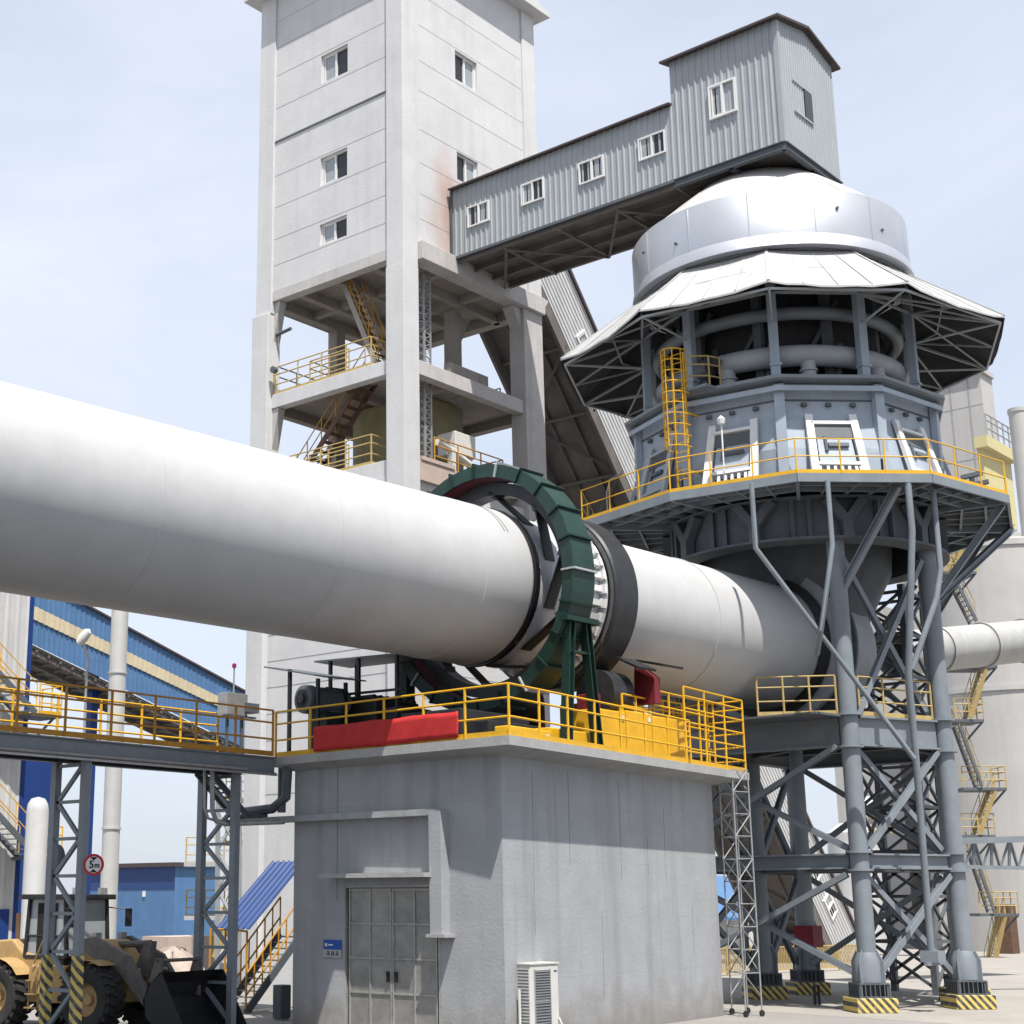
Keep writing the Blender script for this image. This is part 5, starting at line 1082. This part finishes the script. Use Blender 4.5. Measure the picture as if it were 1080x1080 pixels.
# cab
cx0, cx1 = .40, 1.60; mb = MB()
C8 = [(cx0, .78), (cx1, .78)]
for y in (-.72, .72):
    mb.bar((cx0, y, 1.6), (cx0 + .08, y, 2.95), .09); mb.bar((cx1 + .1, y, 1.6), (cx1, y, 2.95), .09); mb.bar(((cx0 + cx1) / 2 + .05, y, 1.6), ((cx0 + cx1) / 2 + .05, y, 2.95), .06)
    mb.bar((cx0, y, 1.62), (cx1 + .1, y, 1.62), .09); mb.bar((cx0, y, 2.1), (cx1, y, 2.1), .05)
mb.box(cx0 - .1, cx1 + .2, -.85, .85, 2.93, 3.05); mb.box(cx0, cx1, -.7, .7, 1.35, 1.62)
cab = mb.build('cab', M['black'], ld, bevel=.02)
mb = MB(); mb.quad((cx0 + .03, -.7, 1.65), (cx1, -.7, 1.65), (cx1, -.7, 2.93), (cx0 + .06, -.7, 2.93)); mb.quad((cx1 + .05, -.7, 1.65), (cx1 + .05, .7, 1.65), (cx1, .7, 2.93), (cx1, -.7, 2.93)); mb.build('cab_glass', M['glass'], cab)
mb = MB(); mb.box(cx0 + .3, cx0 + .8, -.3, .3, 1.62, 2.4); mb.box(cx0 + .2, cx0 + .35, -.3, .3, 1.7, 2.7); mb.build('seat', M['black'], cab)
mb = MB(); mb.box(cx0 + .35, cx0 + .95, -.735, -.725, 1.7, 2.85); mb.build('door_opening', M['dark'], cab)
for y in (-.9, .9): mb = MB(); mb.tube((cx1, y * .85, 2.75), (cx1 + .45, y * 1.15, 2.7), .015, 5); mb.box(cx1 + .42, cx1 + .47, y * 1.15 - .1, y * 1.15 + .1, 2.3, 2.72); mb.build('mirror', M['black'], cab)
for y in (-.45, .45): MB().box(cx1 + .05, cx1 + .15, y - .12, y + .12, 3.05, 3.2).build('work_lamp', M['galv'], cab)
# front frame, arms, bucket
mb = MB(); mb.prism([(1.7, -.45, .7), (3.3, -.45, .65), (3.45, -.45, 1.2), (2.6, -.45, 2.02), (1.9, -.45, 2.02), (1.7, -.45, 1.5)], (0, .9, 0)); mb.build('front_frame', LM, ld, bevel=.04)
for y in (-.62, .62):
    mb = MB(); mb.prism([(2.15, y - .06, 2.05), (2.5, y - .06, 2.1), (3.5, y - .06, 1.7), (4.35, y - .06, .62), (4.2, y - .06, .4), (3.25, y - .06, 1.3), (2.2, y - .06, 1.75)], (0, .12, 0)); mb.build('lift_arm', M['arm_steel'], ld, bevel=.02)
    mb = MB(); mb.tube((2.3, y * .8, 1.1), (3.5, y * .8, 1.35), .07, 10); mb.tube((3.3, y * .8, 1.32), (3.7, y * .8, 1.38), .04, 8); mb.build('lift_cylinder', M['galv'], ld, smooth=True)
mb = MB(); mb.prism([(3.2, -.1, 1.3), (3.5, -.1, 2.0), (3.7, -.1, 2.0), (3.6, -.1, 1.2)], (0, .2, 0)); mb.tube((2.4, 0, 1.9), (3.6, 0, 1.95), .08, 10); mb.bar((3.5, 0, 1.3), (4.5, 0, 1.1), .12, .16)
mb.prism([(4.1, -.75, .9), (4.35, -.75, 1.65), (4.5, -.75, 1.65), (4.5, -.75, .8)], (0, .1, 0)); mb.prism([(4.1, .65, .9), (4.35, .65, 1.65), (4.5, .65, 1.65), (4.5, .65, .8)], (0, .1, 0)); mb.tube((4.42, -.75, 1.6), (4.42, .75, 1.6), .04, 8)
mb.build('tilt_linkage', M['arm_steel'], ld)
mb = MB(); pf = [(5.55, .16), (4.75, .2), (4.45, .42), (4.4, .8), (4.55, 1.15), (4.85, 1.36)]
for (p, q) in zip(pf, pf[1:]):
    mb.quad((p[0], -1.15, p[1]), (q[0], -1.15, q[1]), (q[0], 1.15, q[1]), (p[0], 1.15, p[1]))
    mb.quad((p[0] - .03, -1.15, p[1] - .04), (p[0] - .03, 1.15, p[1] - .04), (q[0] - .04, 1.15, q[1] + .01), (q[0] - .04, -1.15, q[1] + .01))
for y in (-1.15, 1.12): mb.prism([(a, y, b) for a, b in pf], (0, .03, 0))
bk = mb.build('bucket', M['black'], ld)
MB().box(5.45, 5.68, -1.16, 1.16, .13, .16).build('cutting_edge', M['steel_dark'], bk)
for y in (-.75, .75): MB().box(2.3, 2.42, y * .6 - .1, y * .6 + .1, 2.0, 2.18).build('headlight', M['galv'], ld)
MB().tube((-.9, .35, 1.9), (-.9, .35, 2.6), .06, 10).build('exhaust', M['rust'], ld, smooth=True)
ld.location = (23.0, 31.8, 0); ld.rotation_euler = (0, 0, R(-79))
# ================================================================== background helpers
def ext(P, axis, px):
    k = (px - CX) / FPX; d = P - CAM; a = V(axis)
    return (k * d.dot(FW) - d.dot(RT)) / (a.dot(RT) - k * a.dot(FW))
def block(name, label, cat, xl, xc, xr, ytop, D, m, parent=None, part='wall', zb=0, trim=None):
    P = oD(xc, ytop, D); ty = abs(ext(P, (0, 1, 0), xl)); tx = abs(ext(P, (1, 0, 0), xr))
    if parent is None: parent = thing(name, label, cat, (P.x, P.y, zb))
    MB().box(P.x, P.x + tx, P.y, P.y + ty, zb, P.z).build(part, M[m], parent)
    return parent, P, tx, ty
# ---------------- left side: white shed, blue annex, tank, stairs
t, P, tx, ty = block('white_shed', 'tall white clad shed with blue corner trim at the left edge of the yard', 'building', -60, -30, 37, 560, 58, 'clad_white')
q = MB(); q.corr((P.x, P.y - .01, 0), (1, 0, 0), ZA, tx, P.z, (0, -1, 0), .5, .03); q.build('cladding', M['clad_white'], t)
MB().box(P.x + tx - .12, P.x + tx + .08, P.y - .06, P.y + .1, 0, P.z).build('corner_trim', M['blue_dark'], t)
a = oY(2, 1000, P.y); MB().box(a.x - 1, a.x + .2, P.y - .06, P.y - .04, 1.5, 2.6).build('window', M['blue_dark'], t)
WSY = P.y
t2, P2, _, _ = block('blue_annex', 'dark blue clad annex behind the small white tank at the left', 'building', 20, 24, 66, 785, 66, 'blue_dark')
p = oD(33, 985, 54); p.z = 0; zt = oD(33, 838, 54).z; tk = thing('white_tank', 'slim white upright tank with domed top against the dark blue wall', 'tank', tuple(p))
MB().lathe([(.40, 0), (.40, zt - .5), (.36, zt - .25), (.25, zt - .07), (0, zt)], p, 24).build('shell', M['clad_white'], tk, smooth=True)
st = thing('shed_stair', 'grey steel stair with yellow handrails zigzagging up the white shed wall', 'stair', tuple(oY(10, 1000, WSY - 1)))
for (a, b) in (((38, 752), (-40, 668)), ((38, 903), (-30, 828))):
    A1, B1 = oY(*a, WSY - 1.3), oY(*b, WSY - 1.3); stair(st, A1, B1, 1.1, (0, 1, 0), 14, M['steel_dark'], M['steel_light'], M['yellow'], raild=1.1)
    q = MB(); q.box(A1.x - .2, A1.x + 1.1, WSY - 1.4, WSY - .05, A1.z - .12, A1.z); q.bar((A1.x + .9, WSY - 1.2, A1.z - .1), (A1.x + .2, WSY - .05, A1.z - 1.5), .08); q.build('landing', M['steel_dark'], st)
    railing(st, [(A1.x + .1, WSY - 1.35, A1.z), (A1.x + 1.1, WSY - 1.35, A1.z), (A1.x + 1.1, WSY - .1, A1.z)], m=M['yellow'], sp=.8, posts=False)
# blue conveyor gallery sloping down
bg = thing('blue_gallery', 'blue clad conveyor gallery with a cream window strip sloping down behind the walkway bridge', 'gallery', tuple(oD(40, 700, 70)))
GYP = oD(37, 660, 72).y
T0, T1, B0, B1 = oY(-40, 569, GYP), oY(266, 735, GYP), oY(-40, 643, GYP), oY(266, 794, GYP)
w = T1.x - T0.x; mb = MB(); mb.corr(B0, (1, 0, 0), ZA, w, T0.z - B0.z, (0, -1, 0), .3, .03, h2=T1.z - B1.z, shift=B1.z - B0.z)
mb.quad(B1, B1 + V((0, 3.2, 0)), T1 + V((0, 3.2, 0)), T1); mb.build('side_wall', M['blue'], bg)
mb = MB(); mb.prism([T0 + V((0, -.15, 0)), T1 + V((0, -.15, 0)), T1 + V((0, -.15, .1)), T0 + V((0, -.15, .1))], (0, 3.5, 0)); mb.build('roof', M['roof_red'], bg)
mb = MB(); mb.prism([B0 + V((0, .05, 0)), B1 + V((0, .05, 0)), B1 + V((0, .05, -.12)), B0 + V((0, .05, -.12))], (0, 3.1, 0)); d = (B1 - B0)
for y in (.2, 1.6, 3.0): mb.bar(B0 + V((0, y, -.25)), B1 + V((0, y, -.25)), .14, .25)
for i in range(26): p = B0 + d * (i / 26) + V((0, 0, -.2)); mb.bar(p, p + V((0, 3.1, 0)), .1, .12)
mb.build('floor_frame', M['under'], bg)
c0, c1, c2, c3 = oY(0, 622, GYP), oY(237, 738.5, GYP), oY(237, 749, GYP), oY(0, 637, GYP)
mb = MB(); L = c1.x - c0.x; mb.corr(c3 + V((0, -.06, 0)), (1, 0, 0), ZA, L, c0.z - c3.z, (0, -1, 0), .3, .05, h2=c1.z - c2.z, shift=c2.z - c3.z); mb.build('light_strip', M['cream'], bg)
for px in (95, 250): p = oY(px, 800, GYP + 1.5); MB().bar((p.x, p.y, 0), (p.x, p.y, oY(px, 690 + (px - 95) * .5, GYP).z), .4).build('support_post', M['blue_dark'], bg)
# grey chimney
p = oD(113, 985, 50); p.z = 0; zt = oD(126, 560, 50).z
ch = thing('grey_chimney', 'slim grey steel chimney rising in front of the blue gallery', 'chimney', tuple(p))
MB().lathe([(.29, 0), (.29, zt), (.22, zt)], p, 28).build('shaft', M['silver_dull'], ch, smooth=True)
for z in (5.2, 10.4): MB().lathe([(.28, z), (.33, z), (.33, z + .06), (.28, z + .06)], p, 28, closed=True).build('flange', M['silver_dull'], ch, smooth=True)
# yard lamp behind the bridge
b = oD(79, 985, 46); b.z = 0; h = oD(86, 672, 46); sl = thing('street_lamp', 'tall thin street lamp in front of the blue gallery at the left', 'street lamp', tuple(b))
MB().sweep([b, V((b.x, b.y, h.z - .8)), V((b.x, b.y, h.z - .35)) + RT * .05, h], .04, 8).build('pole', M['galv'], sl, smooth=True)
MB().lathe([(0, -.1), (.1, -.05), (.16, .15), (.13, .4), (0, .5)], h - RT * .05 - ZA * .15, 14, RT * .45 + ZA * .6).build('lamp_head', M['offwhite'], sl, smooth=True)
# far blue building
fb, P, tx, ty = block('blue_shed', 'far blue clad warehouse with dark roof edge between chimney and trestle', 'building', 96, 185, 232, 914, 110, 'blue')
MB().box(P.x - .3, P.x + tx, P.y - .3, P.y + ty, P.z, P.z + .3).build('roof', M['roof_red'], fb); MB().box(P.x - .03, P.x, P.y, P.y + ty, P.z - 1.6, P.z).build('upper_band', M['blue_roof'], fb)
MB().box(P.x - .08, P.x - .02, P.y + 3.2, P.y + 3.5, P.z - 2.1, P.z - 1.7).build('lamp', M['white'], fb)
lw, P, tx, ty = block('concrete_wall', 'low pale pinkish concrete wall behind the loader bucket', 'wall', 150, 178, 232, 988, 62, 'pink_conc')
mb = MB(); c = oD(183, 1030, 54); c.z = -.4; random.seed(3)
rings = [[(1.7, 0), (1.4, .5), (.9, 1.1), (.4, 1.6), (0, 1.75)]]; mb.lathe(rings[0], c, 26)
mb.v = [p if i >= 4 * 26 else V((p.x + random.uniform(-.12, .12), p.y + random.uniform(-.12, .12), p.z + random.uniform(-.1, .1))) for i, p in enumerate(mb.v)]
o = mb.build('gravel_pile', M['sand'], smooth=True); tag(o, 'pale heap of gravel behind the loader bucket', 'gravel pile')
# yellow railed stair structure beyond the trestle
ys = thing('lattice_stair_tower', 'pale lattice stair tower with yellow railings beyond the second trestle', 'stair tower', tuple(oD(240, 1010, 54)))
def pxp(x, y, D): return oD(x, y, D)
mb = MB()
for px in (229, 252): mb.bar(oD(px, 1025, 52), oD(px + 1, 818, 52), .16)
for i in range(5): y0, y1 = 1020 - i * 41, 979 - i * 41; mb.bar(oD(229, y0, 52), oD(252, y1, 52), .09); mb.bar(oD(252, y0, 52), oD(229, y1, 52), .09); mb.bar(oD(229, y1, 52), oD(252, y1, 52), .08)
mb.build('mast', M['steel_light'], ys)
a, b = oD(226, 1010, 56), oD(268, 915, 56); stair(ys, a, b, .8, RT * -.2 + V((FW.x, FW.y, 0)), 16, M['yellow_dull'], M['steel_dark'], M['yellow_dull'], raild=.9)
for y in (912, 968): a, b = oD(196, y, 57), oD(236, y, 57); mb = MB(); mb.bar(a, b, 1.2, .15); mb.build('landing', M['steel_light'], ys); railing(ys, [a, b], h=1.0, m=M['yellow_dull'], sp=.7, posts=False)
for y in (845, 890): a, b = oD(238, y, 58), oD(266, y, 58); mb = MB(); mb.bar(a, b, .8, .12); mb.build('landing', M['pale_yellow'], ys); railing(ys, [a, b], h=1.0, m=M['yellow_dull'], sp=.7, posts=False)
# blue-roofed outdoor stair behind the pier
P = oZ(259, 1069, 0); Q = oY(318, 985, P.y); bs = thing('covered_stair', 'dark steel stair with rusty yellow rails under a sloping blue roof sheet', 'stair', tuple(P))
stair(bs, P, Q, .85, (0, 1, 0), 13, M['steel_dark'], M['brown_conc'], None)
mb = MB()
for (o_, n_) in ((V((0, 0, 0)), 8), (V((0, .85, 0)), 8)):
    for k in (.45, 1.0): mb.tube(P + o_ + ZA * k, Q + o_ + ZA * k, .025, 6)
    for i in range(n_): a = P + o_ + (Q - P) * (i / (n_ - 1)); mb.tube(a, a + ZA * 1.0, .022, 6)
a = P + V((-.55, .85, 0)); mb.tube(P + V((0, .85, 0)), P + V((0, .85, 2.15)), .03, 6); mb.tube(P + ZA * 0, P + ZA * 2.1, .03, 6); mb.tube(a, a + ZA * 2.15, .03, 6); mb.tube(a + ZA * 2.15, P + V((0, .85, 2.15)), .03, 6); mb.tube(P + V((0, .85, 2.15)), P + ZA * 2.1, .03, 6)
mb.build('handrail', M['rusty_shaded_yellow'], bs, smooth=True)
r0, r1 = P + ZA * 2.15, Q + ZA * 1.95; mb = MB(); mb.corr(r0 + V((-.1, -.2, 0)), (0, 1, 0), (r1 - r0).normalized(), 1.3, (r1 - r0).length, (0, 0, 1), .22, .04); ro = mb.build('roof', M['blue_roof'], bs); sm = ro.modifiers.new('Solidify', 'SOLIDIFY'); sm.thickness = .02
jb = thing('junction_box', 'narrow dark junction box standing at the foot of the covered stair', 'junction box', tuple(oZ(297, 1074, 0)))
p = oZ(297, 1076, 0); MB().box(p.x - .18, p.x + .18, p.y - .15, p.y + .15, .05, .85).build('cabinet', M['steel_dark'], jb, bevel=.02); MB().box(p.x - .14, p.x + .14, p.y - .12, p.y + .12, 0, .05).build('plinth', M['slab_conc'], jb)
# ---------------- right side
silo = thing('concrete_silo', 'huge pale concrete silo at the right edge behind the stairs', 'silo', tuple(oD(1072, 1000, 92)))
c = oD(1090, 1000, 93); c.z = 0; zt = oD(1075, 560, 92).z
mb = MB(); mb.lathe([(5.6, 0), (5.6, zt), (5.4, zt + .1), (0, zt + .6)], c, 64); mb.build('shell', M['silo_conc'], silo, smooth=True)
mb = MB()
for z in (zt - .4, zt * .62): MB().lathe([(5.58, z), (5.7, z), (5.7, z + .3), (5.58, z + .3)], c, 64, closed=True).build('ring_band', M['silo_conc'], silo, smooth=True)
p = oD(1067, 1000, 86.4); MB().box(p.x - .7, p.x + .4, p.y - .3, p.y + .5, 0, 2.7).build('door', M['rust'], silo)
t, P, tx, ty = block('panel_building', 'tall pale concrete panel building behind the right rim of the canopy', 'building', 930, 1033, 1046, 392, 112, 'silo_conc')
mb = MB()
for f in (.12, .3, .48): mb.box(P.x - .02, P.x + .05, P.y + ty * f, P.y + ty * f + .12, 0, P.z)
for z in range(6, int(P.z), 4): mb.box(P.x - .012, P.x + .04, P.y, P.y + ty, z, z + .06)
mb.build('panel_joint', M['joint'], t); MB().box(P.x - .3, P.x + tx, P.y - .2, P.y + ty, P.z, P.z + .35).build('roof', M['silo_conc'], t)
t, P, tx, ty = block('yellow_building', 'pale yellow plant building with roof railing between panel building and chimney', 'building', 1030, 1036, 1066, 470, 104, 'pale_yellow')
MB().box(P.x - .4, P.x + tx, P.y - .5, P.y + ty, P.z - .2, P.z + .6).build('parapet', M['pale_yellow'], t); railing(t, [(P.x, P.y - .4, P.z + .6), (P.x + tx, P.y - .4, P.z + .6)], h=1.6, m=M['galv'], sp=1, posts=False, toe=0, r=.05)
for k in range(3): a = oY(1040 + k * 9, 560, P.y); MB().box(a.x, a.x + .5, P.y - .05, P.y, a.z - 1, a.z + .4).build('window', M['dark_glass_and_shade'], t)
p = oD(1082, 1000, 98); p.z = 0; zt = oD(1072, 418, 98).z; cc = thing('concrete_chimney', 'pale round chimney stack at the right edge of the picture', 'chimney', tuple(p))
off = oD(1093, 600, 98); p = V((off.x, off.y, 0)); MB().lathe([(.85, 0), (.66, zt - 9), (.66, zt - .3), (.72, zt - .25), (.72, zt), (.6, zt)], p, 32).build('stack', M['silo_conc'], cc, smooth=True)
t, P, tx, ty = block('silo_annex', 'pale grey silo block seen between the preheater legs', 'building', 868, 935, 1012, 640, 108, 'silo_conc')
mb = MB()
for f in (.2, .5, .8): mb.box(P.x + tx * f, P.x + tx * f + .1, P.y - .02, P.y, 0, P.z)
mb.build('panel_joint', M['joint'], t)
p = oD(903, 900, 96); p.z = 0; zt = oD(903, 868, 96).z; wt = thing('vent_tank', 'small white tank with a bent vent pipe behind the preheater legs', 'tank', tuple(p))
MB().lathe([(1.7, 0), (1.7, zt - .6), (.9, zt), (0, zt)], p, 28).build('shell', M['clad_white'], wt, smooth=True); MB().sweep([p + ZA * (zt - .1), p + ZA * (zt + .9), p + ZA * (zt + 1.3) + RT * .5, p + ZA * (zt + 1.2) + RT * 1.2], .45, 12).build('vent_pipe', M['white'], wt, smooth=True)
railing(wt, [p + V((-1.7, -1.7, zt - .6)), p + V((1.7, -1.7, zt - .6))], m=M['yellow_dull'], posts=False, sp=.8)
block('service_block', 'low pale concrete service block below the yellow building at the right edge', 'building', 1014, 1046, 1110, 548, 101, 'silo_conc')
t, P, tx, ty = block('silo_block', 'flat pale concrete wall block left of the round silo behind the zigzag stair', 'building', 955, 978, 1030, 556, 97, 'silo_conc')
q = MB()
for f in (.3, .62, .9): q.box(P.x + tx * f, P.x + tx * f + .12, P.y - .02, P.y, 0, P.z)
q.build('pilaster_joint', M['joint'], t)
# zigzag stairs on the silo
zs = thing('silo_stair', 'weathered yellow steel stair zigzagging up the pale silo at the right', 'stair', tuple(oD(1040, 1028, 80)))
def zp(x, y): return oD(x, y, 80)
sd = V((FW.x, FW.y, 0)).normalized()
for (a, b, mm) in (((1047, 1027), (1060, 967), 'y'), ((1049, 962), (1027, 897), 'd'), ((1033, 880), (1050, 834), 'y'), ((1036, 830), (1012, 765), 'd'), ((1024, 757), (1040, 706), 'y'), ((1030, 655), (1005, 606), 'd'), ((1008, 600), (1022, 556), 'y')):
    A1, B1 = zp(*a), zp(*b); stair(zs, A1, B1, .9, sd, max(8, int(abs(B1.z - A1.z) / .22)), M['yellow_dull'] if mm == 'y' else M['steel_dark'], M['brown_conc'], M['yellow_dull'], raild=1.0)
for (x0, x1, y) in ((1034, 1075, 965), (1015, 1050, 882), (1016, 1062, 832), (1008, 1038, 760), (1005, 1052, 703), (996, 1030, 604)):
    A1, B1 = zp(x0, y), zp(x1, y); mb = MB(); c = (A1 + B1) / 2 + sd * .9; mb.obox(c, (B1 - A1) / 2, sd * .9, ZA * .07); mb.bar(B1 + sd * .1, B1 - RT * .9 - ZA * 1.1 + sd * .6, .1); mb.build('landing', M['steel_dark'], zs)
    railing(zs, [A1 + ZA * .07, B1 + ZA * .07, B1 + ZA * .07 + sd * 1.8], m=M['yellow_dull'], sp=.9, posts=False, toe=0, r=.03)
# yellow crowd barrier
yf = thing('yellow_barrier', 'yellow picket barrier fence on the ground behind the preheater legs', 'fence', tuple(oD(830, 1026, 64)))
a, b = oD(742, 1030, 60), oD(908, 1030, 66); a.z = b.z = 0; n = 7; d = (b - a) / n
for i in range(n):
    mb = MB(); p, q = a + d * i + d * .01, a + d * (i + 1) - d * .01
    for z in (.15, 1.05): mb.bar(p + ZA * z, q + ZA * z, .05)
    for k in range(15): r_ = p + (q - p) * (k / 14); mb.bar(r_ + ZA * .15, r_ + ZA * 1.05, .03)
    mb.bar(p, p + ZA * 1.15, .06); mb.bar(q, q + ZA * 1.15, .06); mb.build('panel', M['yellow_dull'], yf)
# blue roofed lean-to seen past the pier edge
t, P, tx, ty = block('blue_lean_to', 'low shed with bright blue roof glimpsed between the pier and the left preheater leg', 'building', 722, 745, 800, 968, 84, 'clad_white')
mb = MB(); a, b = oD(715, 968, 83), oD(800, 972, 85); mb.prism([a, b, b + V((4, 4, 2.4)), a + V((4, 4, 2.4))], (0, 0, .15)); mb.build('roof', M['blue'], t)
t, P, tx, ty = block('hopper_house', 'brown sheet hopper house at the foot of the inclined gallery', 'building', 815, 838, 893, 985, 74, 'under')
# mobile scaffold by the pier
sc = thing('scaffold_tower', 'narrow wheeled aluminium scaffold tower standing beside the right pier corner', 'scaffold', tuple(oZ(795, 1072, 0)))
p0 = oZ(787, 1073, 0); p1 = oZ(804, 1072, 0); e = (p1 - p0); e.z = 0; bk_ = V((.55, .65, 0)).normalized() * 1.0; top = 6.2
mb = MB(); fr_ = [p0, p1, p1 + bk_, p0 + bk_]
for p in fr_: mb.tube(p + ZA * .16, p + ZA * top, .023, 8)
for (i, j) in ((0, 1), (1, 2), (2, 3), (3, 0)):
    for k in range(10):
        z0, z1 = .5 + k * .58, .5 + (k + 1) * .58
        mb.tube(fr_[i] + ZA * z1, fr_[j] + ZA * z1, .015, 6)
        if (i, j) in ((0, 1), (2, 3)) or k % 2: mb.tube((fr_[i] if k % 2 else fr_[j]) + ZA * z0, (fr_[j] if k % 2 else fr_[i]) + ZA * z1, .016, 6)
mb.build('frame', M['galv'], sc, smooth=True)
for p in fr_: mb = MB(); mb.lathe([(0, -.025), (.08, -.025), (.08, .025), (0, .025)], p + ZA * .08, 14, V((e.y, -e.x, 0))); mb.build('castor', M['black'], sc, smooth=True)
# pair of small bollards
for i, px in enumerate((860, 864.5)):
    p = oZ(px, 1060, 0); o = MB().tube(p, p + ZA * .55, .045, 8).build('marker_post', M['black'], smooth=True)
    tag(o, ('left' if i == 0 else 'right') + ' one of two short black posts in the yard between the preheater legs', 'post', 'short black posts in the yard')
# ================================================================== light, sky, camera
SUN = V((-.25, -.40, 1.0)).normalized(); el = math.asin(SUN.z); az = math.atan2(SUN.x, SUN.y)
W = bpy.data.worlds.new('World'); S.world = W; W.use_nodes = True; N, L = W.node_tree.nodes, W.node_tree.links
bgn = N['Background']; sky = N.new('ShaderNodeTexSky'); sky.sky_type = 'NISHITA'; sky.sun_disc = False; sky.sun_elevation = el; sky.sun_rotation = az
sky.air_density = 1.0; sky.dust_density = 2.5; sky.ozone_density = 1.2; sky.altitude = 100
tc = N.new('ShaderNodeTexCoord'); nz = N.new('ShaderNodeTexNoise'); nz.inputs['Scale'].default_value = 1.7; nz.inputs['Detail'].default_value = 7; nz.inputs['Roughness'].default_value = .58; nz.inputs['Distortion'].default_value = .6
mp = N.new('ShaderNodeMapping'); mp.inputs['Scale'].default_value = (1, 1, 2.6); L.new(tc.outputs['Generated'], mp.inputs[0]); L.new(mp.outputs[0], nz.inputs['Vector'])
rg = N.new('ShaderNodeMapRange'); rg.inputs[1].default_value = .38; rg.inputs[2].default_value = .72; rg.inputs[3].default_value = SKYW0; rg.inputs[4].default_value = SKYW1; L.new(nz.outputs[0], rg.inputs[0])
mx = N.new('ShaderNodeMix'); mx.data_type = 'RGBA'; mx.inputs[7].default_value = SKYC; L.new(rg.outputs[0], mx.inputs[0]); L.new(sky.outputs[0], mx.inputs[6]); L.new(mx.outputs[2], bgn.inputs[0]); bgn.inputs[1].default_value = SKYS
sun = bpy.data.lights.new('sun', 'SUN'); sun.energy = SUNE; sun.angle = R(.53); sun.color = (1, .955, .89); so = bpy.data.objects.new('sun', sun); COL.objects.link(so)
so.rotation_euler = SUN.to_track_quat('Z', 'Y').to_euler(); so.location = (0, 0, 60)
cd_ = bpy.data.cameras.new('camera'); co = bpy.data.objects.new('camera', cd_); COL.objects.link(co); co.location = CAM
m3 = Matrix((RT, UP, -FW)).transposed(); co.rotation_euler = m3.to_euler(); cd_.sensor_width = 36; cd_.lens = 36 * FPX / 1080; cd_.shift_x = (540 - CX) / 1080; cd_.clip_end = 3000; cd_.clip_start = .1
S.camera = co
S.view_settings.view_transform = 'Standard'; S.view_settings.look = 'None'; S.view_settings.exposure = EXPO; S.view_settings.gamma = 1
S.render.resolution_x = S.render.resolution_y = 1024
